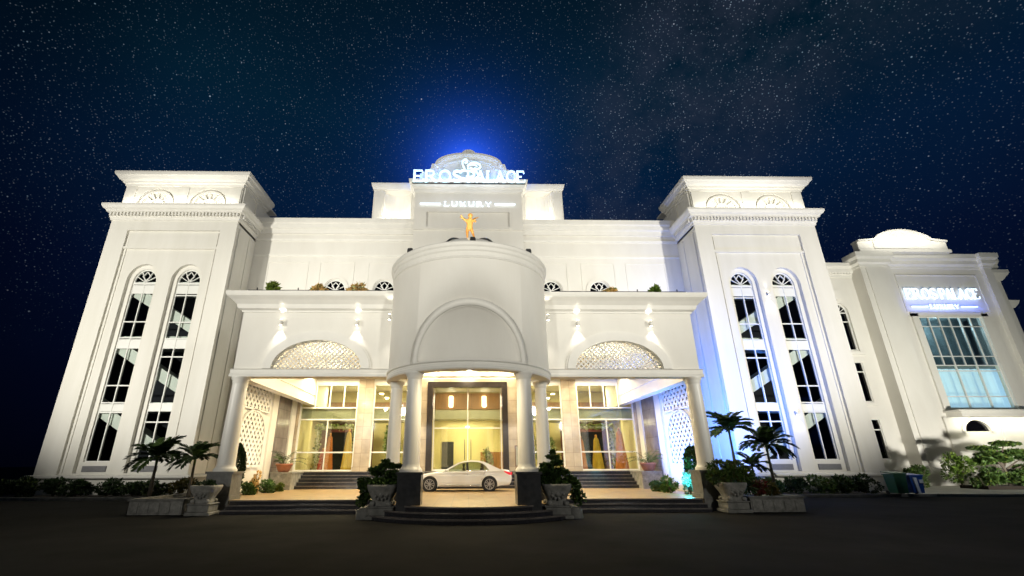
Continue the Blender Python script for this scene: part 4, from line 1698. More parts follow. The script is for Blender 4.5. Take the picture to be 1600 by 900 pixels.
# recessed ceiling lights of the porch
n_dl = 0
for s in (-1, 1):
    sd = 'left' if s < 0 else 'right'
    for j, (x_, y_) in enumerate(((4.9, 28.9), (7.6, 28.9), (9.2, 28.9), (6.7, 24.2), (6.7, 21.6))):
        mb = MB().m(LAMPBODY)
        mb.lathe(s * x_, y_, [(.14, 6.948), (.14, 6.92), (.10, 6.915), (.10, 6.94)], 16)
        mb.m(LAMPW)
        mb.lathe(s * x_, y_, [(.10, 6.935), (0.0, 6.935)], 16)
        o = mb.build('ceiling_light', None, origin=(s * x_, y_, 6.93), recalc=False)
        where = ('nearest the drum, close to the doors', 'above the glazed doors', 'outermost, close to the doors', 'in the middle of the ceiling', 'just behind the arch')[j]
        tag(o, f'round recessed light in the {sd} porch ceiling, {where}', 'ceiling light', 'recessed porch ceiling lights')
        area('downlight', (s * x_, y_, 6.9), (s * x_, y_, 0), 140 if (s < 0 or j in (0, 1)) else 70, .3, .3, WARMER)
for j, (x_, y_, z_) in enumerate(((-2.3, 29.3, 7.9), (0, 29.3, 7.9), (2.3, 29.3, 7.9), (0, 25.6, 7.9), (0, 16.72, 4.99))):
    mb = MB().m(LAMPBODY)
    mb.lathe(x_, y_, [(.14, z_ - .002), (.14, z_ - .03), (.10, z_ - .035), (.10, z_ - .01)], 16)
    mb.m(LAMPW)
    mb.lathe(x_, y_, [(.10, z_ - .015), (0.0, z_ - .015)], 16)
    o = mb.build('ceiling_light', None, origin=(x_, y_, z_), recalc=False)
    tag(o, ('left recessed light over the main portal', 'middle recessed light over the main portal', 'right recessed light over the main portal',
            'recessed light in the high ceiling above the car', 'recessed light under the front of the drum')[j], 'ceiling light', 'recessed porch ceiling lights')
    area('downlight', (x_, y_, z_ - .05), (x_, y_, 0), 150, .3, .3, WARMER)
# lobby lighting
for x_ in (-8.6, -5.0, 5.0, 8.6):
    area('lobby_light', (x_, 33.3, 6.9), (x_, 33.3, 0), 230, 1.5, 1.0, WARMER)
    area('lobby_light', (x_, 34.6, 4.55), (x_, 34.0, 0), 60, 1.2, .4, WARMER)
area('lobby_light', (0, 33.0, 7.05), (0, 33.6, 0), 360, 4, 1.2, WARMER)
area('lobby_light', (0, 36.0, 4.85), (0, 36.3, 0), 110, 3.5, .5, WARMER)
for s in (-1, 1):
    point('arch_fill_light', (s * 6.7, 22.0, 6.0), 170, WARMER, .1)  # added uplight without a fixture, brightens the lunette lattice from behind
    point('porch_glow', (s * 7.5, 25.8, 5.9), 110 if s < 0 else 4, WARMER, .1)
# blue and teal garden spots on the right
spot('blue_garden_light', (8.6, 24.6, .9), (10.95, 25.2, 3.8), 2000, 120, (.10, .27, 1.0), .8, .1)
spot('blue_garden_light', (13.0, 25.5, .7), (16.4, 31.5, 6.0), 8500, 85, (.08, .24, 1.0), .9, .15)
spot('blue_garden_light', (12.2, 22.6, .5), (15.5, 30.0, 3.0), 1800, 80, (.08, .24, 1.0), .9, .15)
point('teal_garden_light', (9.75, 21.9, 1.1), 60, (.08, .8, 1.0), .08)
spot('warm_garden_light', (-13.2, 28.2, .3), (-15.2, 33, 4.5), 900, 100, (1.0, .72, .42), .9, .15)
spot('warm_garden_light', (-8.8, 23.8, .8), (-10.95, 25.0, 3.6), 160, 120, WARM, .9, .15)


# ================================================================== RAILINGS AND TERRACE PLANTS
for s in (-1, 1):
    side_ = 'left' if s < 0 else 'right'
    rl = thing('roof_railing', f'thin dark handrail along the {side_} porch roof', 'railing', (s * 7, 20.3, 9.1))
    mb = MB()
    mb.tube([(s * 3.9, 20.25, 9.40), (s * 10.3, 20.25, 9.40), (s * 10.3, 23, 9.40)], .022, 6)
    mb.build('rail', METALK, rl)
    for x_ in (4.3, 6.1, 8.0, 9.9):
        mb = MB()
        mb.tube([(s * x_, 20.25, 9.10), (s * x_, 20.25, 9.52)], .028, 6)
        mb.build('post', METALK, rl)


def leaf_cloud(mb, c, rad, n_, size, rng, flat=0.0, hollow=.35, mats=None, aspect=2.2, droop=0.0, lumps=6):
    """many separate leaves spread through an uneven clump"""
    cen = []
    for _ in range(lumps):
        v = Vector((rng.gauss(0, 1), rng.gauss(0, 1), rng.gauss(0, 1))).normalized() * rng.uniform(.25, .72)
        cen.append((v, rng.uniform(.32, .55)))
    for i in range(n_):
        lc, lr = cen[rng.randrange(len(cen))] if lumps else (Vector((0, 0, 0)), 1)
        v = Vector((rng.gauss(0, 1), rng.gauss(0, 1), rng.gauss(0, 1))).normalized()
        rr = lr * rng.uniform(hollow, 1.0) ** .5
        q = lc + v * rr
        p = Vector((c[0] + q.x * rad[0], c[1] + q.y * rad[1], c[2] + q.z * rad[2]))
        d = (v + Vector((rng.uniform(-.7, .7), rng.uniform(-.7, .7), rng.uniform(-.5, .7) - droop))).normalized()
        d.z *= (1 - flat)
        d = d.normalized()
        sd = d.cross(Vector((rng.uniform(-1, 1), rng.uniform(-1, 1), rng.uniform(-1, 1))))
        if sd.length < 1e-3:
            continue
        sd = sd.normalized()
        L_ = size * rng.uniform(.8, 1.6)
        W_ = L_ * 1.35 / aspect
        if mats:
            mb.m(mats[0] if rng.random() < .68 else rng.choice(mats))
        a, b = p, p + d * L_
        m_ = p + d * L_ * .45
        nrm = d.cross(sd).normalized() * W_ * .25
        mb.add([a, m_ + sd * W_ / 2 + nrm, b, m_ - sd * W_ / 2 + nrm], [(0, 1, 2, 3)])


def shrub(name, x, y, z, w, h, label, cat='shrub', group=None, mats=(LEAF, LEAFD), n_=420, size=.13, seed=1, stems=6, aspect=2.2, d=None):
    rng = random.Random(seed)
    T = thing(name, label, cat, (x, y, z), group)
    mb = MB()
    leaf_cloud(mb, (x, y, z + h * .5), (w / 2, (d or w) / 2, h * .58), int(n_ * 1.7), size, rng, mats=list(mats), aspect=aspect)
    mb.build('foliage', None, T, recalc=False)
    mb = MB()
    for k in range(stems):
        a = rng.uniform(0, 2 * PI)
        r_ = rng.uniform(.1, .35) * w
        mb.tube([(x, y, z), (x + .4 * r_ * math.cos(a), y + .4 * r_ * math.sin(a), z + h * .35), (x + r_ * math.cos(a), y + r_ * math.sin(a), z + h * .8)], [.02, .015, .006], 5)
    mb.build('stem', BARKG, T, recalc=False)
    return T


sh_seed = 10
for (x_, w_, h_, ms, lab, nm) in (
        (-9.2, .62, .75, (LEAFY, LEAFB), 'yellow-green plant at the left end of the left porch roof', 'terrace_plant'),
        (-6.95, .8, .55, (LEAFO, LEAFY), 'orange-leaved plant in the middle of the left porch roof', 'terrace_plant'),
        (-5.2, 1.0, .62, (LEAFO, FLOWER), 'pale orange plant near the drum on the left porch roof', 'terrace_plant'),
        (6.75, .8, .5, (LEAFO, LEAFY), 'low orange-green plant in the middle of the right porch roof', 'terrace_plant'),
        (8.8, .5, .85, (LEAFB, LEAFY), 'bright yellow-green plant at the right end of the right porch roof', 'terrace_plant')):
    sh_seed += 1
    shrub(nm, x_, 20.35, 9.05, w_ * .95, h_ * .95, lab, 'plant', 'plants on the porch roof', ms, 420, .15, sh_seed, 4)
point('terrace_plant_light', (-8.2, 19.6, 9.4), 22, WARMER, .05)
point('terrace_plant_light', (7.8, 19.6, 9.4), 22, WARMER, .05)

# gilded figure on the dome
def gold_statue():
    me = bpy.data.meshes.new('statue')
    bm = bmesh.new()
    z = 11.88
    J = {'pel': (0, 0, .62, .13), 'abd': (.02, 0, .78, .12), 'chest': (.03, -.01, .95, .145), 'neck': (.04, -.02, 1.09, .06), 'head': (.05, -.04, 1.22, .105),
         'htop': (.05, -.03, 1.32, .06),
         'hipL': (-.08, 0, .58, .09), 'kneeL': (-.09, -.04, .32, .065), 'ankL': (-.07, 0, .06, .04), 'toeL': (-.07, -.09, .03, .03),
         'hipR': (.09, 0, .58, .09), 'kneeR': (.15, -.08, .36, .065), 'ankR': (.22, .06, .2, .04), 'toeR': (.25, .03, .12, .03),
         'shL': (-.13, -.01, 1.0, .065), 'elL': (-.30, -.06, 1.08, .045), 'haL': (-.38, -.12, 1.24, .035),
         'shR': (.18, -.01, 1.0, .065), 'elR': (.30, -.10, .9, .045), 'haR': (.22, -.24, .92, .035),
         'w1': (.06, .12, 1.0, .05)}
    E_ = [('pel', 'abd'), ('abd', 'chest'), ('chest', 'neck'), ('neck', 'head'), ('head', 'htop'), ('pel', 'hipL'), ('hipL', 'kneeL'), ('kneeL', 'ankL'), ('ankL', 'toeL'),
          ('pel', 'hipR'), ('hipR', 'kneeR'), ('kneeR', 'ankR'), ('ankR', 'toeR'), ('chest', 'shL'), ('shL', 'elL'), ('elL', 'haL'), ('chest', 'shR'), ('shR', 'elR'), ('elR', 'haR'), ('chest', 'w1')]
    keys = list(J)
    idx = {k: i for i, k in enumerate(keys)}
    me.from_pydata([(J[k][0], J[k][1], J[k][2]) for k in keys], [(idx[a], idx[b]) for a, b in E_], [])
    ob = bpy.data.objects.new('statue', me)
    COL.objects.link(ob)
    ob.location = (0, 19.9, z)
    ob.scale = (1.08, 1.08, 1.08)
    md = ob.modifiers.new('skin', 'SKIN')
    for i, k in enumerate(keys):
        me.skin_vertices[0].data[i].radius = (J[k][3], J[k][3])
    me.skin_vertices[0].data[0].use_root = True
    sb = ob.modifiers.new('sub', 'SUBSURF')
    sb.levels = 2
    sb.render_levels = 2
    me.materials.append(GOLDM)
    md.use_smooth_shade = True
    tag(ob, 'gilded winged figure standing on top of the drum dome', 'statue')
    mb = MB()
    for q in (-1, 1):
        for k in range(7):
            a = R(42 + k * 8)
            L_ = .50 - k * .04
            b0 = Vector((q * .07, .10, .98 - k * .035))
            e = b0 + Vector((q * math.cos(a) * L_, .12, math.sin(a) * L_))
            mid = (b0 + e) / 2 + Vector((0, .02, .06))
            mb.tube([b0, mid, e], [.035, .045, .012], 6)
    w = mb.build('wing', GOLDM, recalc=False)
    w.parent = ob
    mb = MB()
    mb.ball((.05, .0, 1.27), .115, 1, 1, .9)
    hr = mb.build('hair', GOLDM, recalc=False)
    hr.parent = ob
    return ob


gold_statue()
spot('statue_light', (0, 17.4, 10.7), (0, 19.9, 12.9), 150, 40, (1.0, .75, .4), .6, .05)

# ================================================================== CARVED STONE POTS, PLANTERS
def stone_pot(x, y, z, label, s=1.0, base=True):
    T = thing('stone_pot', label, 'stone pot', (x, y, z), 'carved stone pots by the plinths')
    bh = .42 if base else 0
    mb = MB()
    w0, w1 = .34 * s, .52 * s
    # flared square bowl with rounded corners
    prof = [(w0 * .95, 0.0), (w0, .06), (w0 * .92, .12), (w0 * 1.12, .3), (w1 * .93, .48), (w1, .60), (w1, .68), (w1 * .86, .68), (w1 * .80, .60)]
    seg = 40
    o = len(mb.v)
    for r, zz in prof:
        for k in range(seg):
            a = 2 * PI * k / seg
            c, s_ = math.cos(a), math.sin(a)
            f = (abs(c) ** 5 + abs(s_) ** 5) ** (-1 / 5)
            mb.v.append((x + r * f * c, y + r * f * s_, z + bh + zz * s))
    mb.sm = True
    for i in range(len(prof) - 1):
        for k in range(seg):
            k2 = (k + 1) % seg
            mb.face([o + i * seg + k, o + i * seg + k2, o + (i + 1) * seg + k2, o + (i + 1) * seg + k])
    mb.sm = False
    mb.face([o + (len(prof) - 1) * seg + k for k in range(seg)])
    # carved relief and paws
    for q in (-1, 1):
        mb.ball((x + q * w0 * .85, y - w0 * .95, z + bh + .07 * s), .11 * s, 1, 1, .8, 10, 6)
        mb.ball((x + q * w0 * .85, y + w0 * .95, z + bh + .07 * s), .11 * s, 1, 1, .8, 10, 6)
    for k in range(9):
        a = 2 * PI * k / 9
        mb.ball((x + .2 * s * math.cos(a), y - w0 * 1.18 - .02, z + bh + .36 * s + .15 * s * math.sin(a)), .05 * s, 1, .6, 1, 8, 5)
    mb.ball((x, y - w0 * 1.2, z + bh + .36 * s), .09 * s, 1, .6, 1, 10, 6)
    mb.build('pot_bowl', GRANITE, T)
    if base:
        mb = MB()
        mb.box(x - .50 * s, x + .50 * s, y - .46 * s, y + .46 * s, z, z + .12)
        mb.box(x - .43 * s, x + .43 * s, y - .40 * s, y + .40 * s, z + .12, z + bh - .06)
        mb.box(x - .47 * s, x + .47 * s, y - .43 * s, y + .43 * s, z + bh - .06, z + bh)
        mb.build('base_block', GRANITE2, T, bevel=.03)
    mb = MB()
    mb.box(x - .36 * s, x + .36 * s, y - .36 * s, y + .36 * s, z + bh + .5 * s, z + bh + .63 * s)
    mb.build('soil', SOIL, T)
    return z + bh + .63 * s


zt = {}
zt['a'] = stone_pot(-3.0, 17.55, 0, 'carved grey stone pot holding the layered bush left of the drum columns')
zt['b'] = stone_pot(3.05, 17.55, 0, 'carved grey stone pot holding the layered bush right of the drum columns')
zt['c'] = stone_pot(-9.95, 19.1, 0, 'carved pale stone pot in front of the left porch column plinth', .9)
zt['d'] = stone_pot(10.2, 19.2, 0, 'carved stone pot under the mixed green bush at the right porch column', .95)


def slab_base(x, y, w, d, h, label):
    """rough stone mound beside the steps"""
    mb = MB()
    n_ = 14
    vs = []
    rng = random.Random(int(x * 10) + 99)
    for j, (r, z_) in enumerate(((1.0, 0), (.97, h * .45), (.86, h * .85), (.6, h))):
        for k in range(n_):
            a = 2 * PI * k / n_
            c, s_ = math.cos(a), math.sin(a)
            f = (abs(c) ** 4 + abs(s_) ** 4) ** (-.25)
            rr = r * (1 + rng.uniform(-.05, .05))
            vs.append((x + w / 2 * rr * f * c, y + d / 2 * rr * f * s_, z_ + rng.uniform(-.02, .02) * (j > 0)))
    fs = []
    for j in range(3):
        for k in range(n_):
            k2 = (k + 1) % n_
            fs.append((j * n_ + k, j * n_ + k2, (j + 1) * n_ + k2, (j + 1) * n_ + k))
    fs.append(tuple(3 * n_ + k for k in range(n_)))
    mb.sm = True
    mb.add(vs, fs)
    return tag(mb.build('stone_block', GRANITE2, origin=(x, y, 0)), label, 'stone block')


slab_base(-3.62, 17.75, .55, 1.0, .34, 'rough grey stone block at the foot of the left drum pot')
slab_base(3.68, 17.75, .60, 1.0, .34, 'rough grey stone block at the foot of the right drum pot')


def planter(x0, x1, y0, y1, h, label):
    T = thing('stone_planter', label, 'planter', ((x0 + x1) / 2, (y0 + y1) / 2, 0), 'low stone planters beside the porch')
    mb = MB()
    mb.box(x0, x1, y0, y0 + .22, 0, h - .08)
    mb.box(x0, x1, y1 - .22, y1, 0, h - .08)
    mb.box(x0, x0 + .22, y0 + .22, y1 - .22, 0, h - .08)
    mb.box(x1 - .22, x1, y0 + .22, y1 - .22, 0, h - .08)
    n_ = 5
    for k in range(n_):
        xa = x0 + (x1 - x0) * k / n_
        mb.box(xa + .04, xa + (x1 - x0) / n_ - .04, y0 - .03, y0 + .01, .06, h - .14)
    mb.build('stone_side', GRANITE, T, bevel=.015)
    mb = MB()
    mb.prism([rect(x0 - .05, x1 + .05, y0 - .05, y1 + .05), rect(x0 + .2, x1 - .2, y0 + .2, y1 - .2)], lambda u, v, w: (u, v, w), h - .08, h)
    mb.build('coping', GRANITE2, T, bevel=.012)
    mb = MB()
    mb.box(x0 + .21, x1 - .21, y0 + .21, y1 - .21, 0, h - .12)
    mb.build('soil', SOIL, T)


planter(-12.75, -10.75, 19.15, 23.9, .56, 'low grey stone planter under the two palms at the left')
planter(10.85, 12.95, 19.15, 23.9, .56, 'low grey stone planter under the palms at the right')


# ---- layered bushes in the stone pots
def bonsai(x, y, z, label, pads, seed, mats=(LEAF, LEAFD), size=.075, name='layered_bush', cat='bush', trunk=.05, n_=420):
    rng = random.Random(seed)
    T = thing(name, label, cat, (x, y, z))
    mb = MB()
    mb2 = MB()
    top = max(p[2] for p in pads)
    tr = [(x, y, z - .05), (x + .08, y, z + top * .25), (x - .05, y + .03, z + top * .55), (x + .02, y, z + top * .95)]
    mb2.tube(tr, [trunk, trunk * .8, trunk * .55, trunk * .25], 8)
    for (px, py, pz, rx, rz) in pads:
        leaf_cloud(mb, (x + px, y + py, z + pz), (rx, rx * .85, rz), int(n_ * rx * rx * 11), size * 1.15, rng, flat=.45, mats=list(mats), lumps=9, aspect=1.7)
        mb2.tube([(x + px * .1, y + py * .1, z + pz * .6), (x + px * .6, y + py * .6, z + pz * .9 - .04), (x + px, y + py, z + pz - .02)], [trunk * .5, trunk * .35, trunk * .15], 6)
    mb.build('foliage', None, T, recalc=False)
    mb2.build('trunk', BARKG, T)
    return T


bonsai(-3.0, 17.55, zt['a'], 'layered dark green bush in the stone pot left of the drum columns',
       [(0, 0, .16, .62, .2), (-.5, 0, .02, .42, .26), (-.72, .1, -.32, .28, .36), (.35, 0, .38, .42, .13), (-.25, 0, .48, .36, .12), (.1, 0, .66, .30, .09), (.48, -.05, .64, .2, .07), (0, 0, .80, .14, .05)], 3, n_=520)
bonsai(3.05, 17.55, zt['b'], 'layered dark green bush in the stone pot right of the drum columns',
       [(0, 0, .18, .62, .22), (.5, 0, .02, .44, .28), (.78, .1, -.34, .26, .34), (-.3, 0, .40, .42, .13), (.25, 0, .46, .36, .12), (-.25, 0, .64, .28, .08), (.15, 0, .74, .22, .07), (-.02, 0, .94, .2, .06), (-.02, 0, 1.1, .1, .04)], 4, n_=520)
shrub('mixed_shrub', 10.2, 19.2, zt['d'] - .05, 1.75, .85, 'mixed green and yellow bush in the stone pot right of the porch', 'bush', None, (LEAF, LEAFY, LEAFD, LEAFC), 900, .12, 41)
shrub('blue_leaf_plant', 11.15, 19.9, .55, .5, .95, 'small spiky plant catching blue light behind the right stone pot', 'plant', None, (LEAFD, LEAF), 90, .26, 42, 5, 5)
shrub('red_leaf_plant', 11.75, 19.9, .5, .55, .6, 'small red-leaved plant in the right stone planter', 'plant', None, (LEAFR, LEAFC), 160, .15, 43, 4, 3)
shrub('croton_shrub', 12.4, 20.6, .5, 1.0, .55, 'yellow-brown shrub in the right stone planter', 'shrub', None, (LEAFC, LEAFY, LEAFD), 380, .13, 44)
shrub('low_shrub', -9.95, 19.1, zt['c'] - .05, .5, .25, 'tuft of small dark leaves in the left pale stone pot', 'plant', None, (LEAFD, LEAF), 120, .08, 45)


# ---- palms
def palm(x, y, z, h, crown, label, seed, nfr=15, lean=(0, 0), pot=None, fr_mats=(LEAFD, LEAF), name='palm_tree', group='young palms in front of the towers', up=.75, stems=1, blades=18, bw=.17):
    rng = random.Random(seed)
    T = thing(name, label, 'palm', (x, y, z), group)
    mb = MB()
    tx, ty = x + lean[0], y + lean[1]
    pts, rads = [], []
    for i in range(9):
        t = i / 8
        pts.append((x + lean[0] * t * t, y + lean[1] * t * t, z + h * t))
        rads.append((.085 - .045 * t) * (1.12 if i % 2 else 1) * crown)
    mb.tube(pts, rads, 9)
    mb.build('trunk', BARK, T)
    # crown shaft
    mb = MB()
    mb.tube([(tx, ty, z + h - .02), (tx, ty, z + h + .22 * crown), (tx, ty, z + h + .4 * crown)], [.05 * crown, .055 * crown, .02], 8)
    mb.build('crown_shaft', LEAF, T)
    base = Vector((tx, ty, z + h + .25 * crown))
    mb = MB()
    for k in range(nfr):
        mb.m(fr_mats[0] if rng.random() < .7 else fr_mats[1])
        az = 2 * PI * k / nfr * 2.4 + rng.uniform(-.2, .2)
        el = R(rng.uniform(5, 78)) if k > 3 else R(rng.uniform(60, 85))
        L_ = crown * rng.uniform(1.0, 1.3)
        dirh = Vector((math.cos(az), math.sin(az), 0))
        prev = base.copy()
        segs = 10
        P_ = [prev.copy()]
        e = el
        for i in range(segs):
            step = L_ / segs
            d = dirh * math.cos(e) + Vector((0, 0, math.sin(e)))
            prev = prev + d * step
            e -= R(rng.uniform(7, 11)) * up
            P_.append(prev.copy())
        mb.tube(P_[::2], [.016 * crown, .013 * crown, .01 * crown, .008 * crown, .005, .003], 4, cap=False)
        sidev = Vector((-dirh.y, dirh.x, 0))
        for i in range(blades):
            t = .15 + .85 * i / (blades - 1)
            f_ = t * segs
            a = P_[min(int(f_), segs - 1)].lerp(P_[min(int(f_) + 1, segs)], f_ - int(f_))
            tan = (P_[min(int(f_) + 1, segs)] - P_[min(int(f_), segs - 1)])
            tan = tan.normalized() if tan.length > 1e-6 else dirh
            ll = crown * .46 * math.sin(PI * min(.97, .18 + .72 * t)) ** .7
            for q in (-1, 1):
                dd = (sidev * q * .85 + tan * (.55 + .35 * t) + Vector((0, 0, rng.uniform(.0, .35)))).normalized()
                w_ = bw * crown
                m_ = a + dd * ll * .5 + Vector((0, 0, .0))
                tip = a + dd * ll + Vector((0, 0, -.16 * ll))
                wv = tan * w_ / 2
                mb.add([a, m_ + wv, tip, m_ - wv], [(0, 1, 2, 3)])
    mb.build('fronds', None, T, recalc=False)
    return T


palm(-13.6, 21.6, .45, 1.3, 1.05, 'left of the two dwarf palms before the left tower', 5, 20)
palm(-11.95, 21.6, .45, 1.3, .92, 'right of the two dwarf palms, nearest the left porch column', 6, 19)
palm(12.0, 21.8, .45, 2.55, 1.0, 'tall dwarf palm standing out against the blue lit wall', 7, 20)
palm(14.6, 23.4, .1, 2.2, 1.05, 'shorter palm with slim stem in front of the right tower window', 8, 20)
palm(13.05, 22.3, .45, .95, .78, 'lowest palm, between the two taller palms at the right', 9, 16)


def potted_palm(x, y, z, label, seed, s=1.0):
    T = thing('potted_palm', label, 'potted palm', (x, y, z), 'palms in terracotta pots beside the steps')
    mb = MB()
    mb.lathe(x, y, [(0, z), (.26 * s, z), (.34 * s, z + .12), (.42 * s, z + .34), (.46 * s, z + .36), (.46 * s, z + .44), (.40 * s, z + .44), (.38 * s, z + .38), (0, z + .38)], 28)
    mb.build('pot', TERRA, T)
    rng = random.Random(seed)
    mb = MB()
    for k in range(22):
        mb.m(LEAF if rng.random() < .6 else LEAFD)
        az = rng.uniform(0, 2 * PI)
        e = R(rng.uniform(35, 85))
        dirh = Vector((math.cos(az), math.sin(az), 0))
        p = Vector((x + dirh.x * .08, y + dirh.y * .08, z + .38))
        P_ = [p.copy()]
        for i in range(9):
            p = p + (dirh * math.cos(e) + Vector((0, 0, math.sin(e)))) * .135 * s * rng.uniform(.9, 1.1)
            e -= R(rng.uniform(6, 12))
            P_.append(p.copy())
        mb.tube(P_[::3], [.014, .01, .008, .004], 4, cap=False)
        sv = Vector((-dirh.y, dirh.x, 0))
        for i in range(2, 9):
            tan = (P_[i + 1] - P_[i]).normalized() if i < 9 else dirh
            for q in (-1, 1):
                dd = (sv * q * .7 + tan * .7).normalized()
                ll = .30 * s * (1.1 - i / 14)
                a = P_[i]
                mb.add([a, a + dd * ll * .45 + tan * .02, a + dd * ll + Vector((0, 0, -.07)), a + dd * ll * .45 - tan * .02], [(0, 1, 2, 3)])
    mb.build('fronds', None, T, recalc=False)


potted_palm(-10.28, 27.65, 1.362, 'palm in a terracotta pot on the stone wall left of the entrance steps', 21)
potted_palm(10.25, 27.65, 1.362, 'palm in a terracotta pot lit blue, right of the entrance steps', 22)

# topiary and planting at the porch sides
for s, lab, ms in ((-1, 'dark clipped cone bush beside the left porch column', (LEAFD, LEAFD)), (1, 'rounded clipped bush glowing teal beside the right porch column', (LEAF, LEAFD))):
    rng = random.Random(60 + s)
    x_, y_ = s * 10.42, 22.1 if s < 0 else 22.4
    T = thing('clipped_bush', lab, 'clipped bush', (x_, y_, PZ))
    mb = MB()
    hh = 2.05 if s < 0 else 1.9
    for i in range(5200):
        t = rng.random() ** .8
        zz = t * hh
        r_ = (.36 * (1 - (max(0, t - .55) / .45) ** 2.2) * (.55 + .45 * min(1, t * 3)) + .03) if s < 0 else .38 * math.sqrt(max(.02, 1 - ((t - .5) * 2) ** 2)) + .02
        a = rng.uniform(0, 2 * PI)
        rr = r_ * rng.uniform(.5, 1.04)
        p = Vector((x_ + rr * math.cos(a), y_ + rr * math.sin(a), PZ + .12 + zz))
        d = Vector((math.cos(a) * .8, math.sin(a) * .8, rng.uniform(.0, 1))).normalized()
        sv = d.cross(Vector((rng.uniform(-1, 1), rng.uniform(-1, 1), rng.uniform(-1, 1)))).normalized()
        mb.m(ms[0] if rng.random() < .6 else ms[1])
        L_ = rng.uniform(.08, .13)
        mb.add([p, p + d * L_ * .5 + sv * L_ * .3, p + d * L_, p + d * L_ * .5 - sv * L_ * .3], [(0, 1, 2, 3)])
    mb.build('foliage', None, T, recalc=False)
    mb = MB()
    mb.tube([(x_, y_, PZ), (x_, y_, PZ + 1.5)], [.05, .02], 8)
    mb.build('stem', BARKG, T)
for k, (x_, y_, w_, h_, ms, lab) in enumerate((
        (-10.2, 23.3, .9, .55, (LEAF, LEAFY), 'leafy low shrub just behind the clipped cone bush'),
        (-9.9, 24.6, .9, .5, (LEAF, LEAFB), 'low green shrub in the middle of the left porch side'),
        (-9.9, 25.9, .8, .4, (LEAFY, LEAF), 'low yellow-green shrub nearest the left steps'),
        (-10.4, 24.4, .5, .95, (LEAFO, LEAFC), 'upright orange-brown plant against the left lattice wall'),
        (9.95, 22.2, .75, .95, (LEAFT, LEAFT), 'spreading frond plant glowing teal at the right porch column'),
        (9.55, 23.4, .8, .7, (LEAFB, LEAF), 'rounded green shrub left of the teal plant'),
        (9.6, 24.6, .9, .4, (LEAF, LEAFY), 'low green shrub beside the blue lit lattice wall'),
        (9.9, 25.9, .9, .4, (LEAF, LEAFB), 'low shrub nearest the right steps'))):
    shrub('garden_shrub', x_, y_, PZ, w_, h_, lab, 'shrub', 'shrubs along the porch sides', ms, 420, .1, 70 + k)

# hedges of single shrubs along the towers
rngh = random.Random(5)
LMAT = [(LEAFD, LEAFD), (LEAFD, LEAF), (LEAFD, LEAFC), (LEAFD, LEAFY)]
left_x = [-26.0, -24.6, -23.1, -21.6, -20.2, -18.8, -17.4, -16.0, -14.6, -13.3]
left_lab = ['pale-tipped shrub at the far left end of the left hedge', 'second shrub from the far left end of the hedge', 'dark shrub below the outer window of the left tower',
            'dark shrub right of the outer window of the left tower', 'dark shrub below the pier between the left tower windows', 'dark shrub below the inner window of the left tower',
            'yellowish shrub left of the first dwarf palm', 'yellow-brown shrub behind the first dwarf palm', 'dark shrub between the two dwarf palms', 'dark shrub behind the second dwarf palm']
for k, (x_, lab) in enumerate(zip(left_x, left_lab)):
    ms = (LEAFD, LEAFY) if k in (0, 1, 6) else ((LEAFC, LEAFD) if k == 7 else LMAT[k % 2])
    shrub('hedge_shrub', x_, 28.2 + rngh.uniform(-.25, .25), .1, 1.75, rngh.uniform(.75, 1.0), lab, 'shrub', 'hedge shrubs along the left tower', ms, 620, .13, 100 + k, d=1.6)
right_x = [12.3, 13.6, 14.9, 16.2, 17.5, 18.8, 20.1, 21.4, 22.6]
right_lab = ['green shrub behind the right stone planter', 'yellow-brown shrub behind the lowest palm', 'yellow-brown shrub right of the lowest palm', 'dark shrub at the near corner of the right tower',
             'light green shrub below the inner window of the right tower', 'dark shrub below the right part of the inner window', 'spiky shrub below the pier of the right tower',
             'dark shrub below the outer window of the right tower', 'dark shrub next to the green bin']
for k, (x_, lab) in enumerate(zip(right_x, right_lab)):
    ms = (LEAFC, LEAFD) if k in (1, 2) else ((LEAF, LEAFY) if k in (4, 6) else LMAT[k % 2])
    shrub('hedge_shrub', x_, 28.0 + rngh.uniform(-.25, .25), .1, 1.6, rngh.uniform(.75, 1.05), lab, 'shrub', 'hedge shrubs along the right tower', ms, 600, .13, 140 + k, d=1.5)

# annex garden
mb = MB()
mb.prism([[(33.0, 30.9), (60, 30.0), (60, 33.0), (33.3, 33.0)]], lambda u, v, w: (u, v, w), .1, .34)
tag(mb.build('garden_bed', SOIL), kind='structure')
AX_MATS = [(LEAF, LEAFB), (LEAFB, LEAFY), (LEAF, LEAFD), (LEAFY, LEAFC), (LEAF, LEAFY), (LEAFC, LEAFR)]
for k, (x_, y_, w_, h_, mi, lab) in enumerate((
        (31.2, 33.6, 1.7, 1.5, 0, 'leftmost shrub of the annex garden, against the white pilaster'),
        (32.9, 32.4, 2.0, 1.9, 1, 'bright yellow-green tall shrub in the annex garden'),
        (34.4, 31.6, 1.7, 1.1, 2, 'low dark shrub in front of the bright tall one'),
        (35.8, 31.4, 1.6, 1.0, 4, 'green shrub below the layered pine of the annex garden'),
        (37.1, 31.3, 1.5, 1.0, 3, 'brownish shrub to the right below the layered pine'),
        (33.1, 31.2, 1.5, .95, 4, 'low shrub at the left front edge of the annex bed'),
        (38.4, 31.6, 1.4, .9, 5, 'reddish shrub at the right edge of the picture'))):
    shrub('garden_shrub', x_, y_, .3 if k else .14, w_, h_, lab, 'shrub', 'shrubs of the annex garden', AX_MATS[mi], 700, .14, 180 + k)
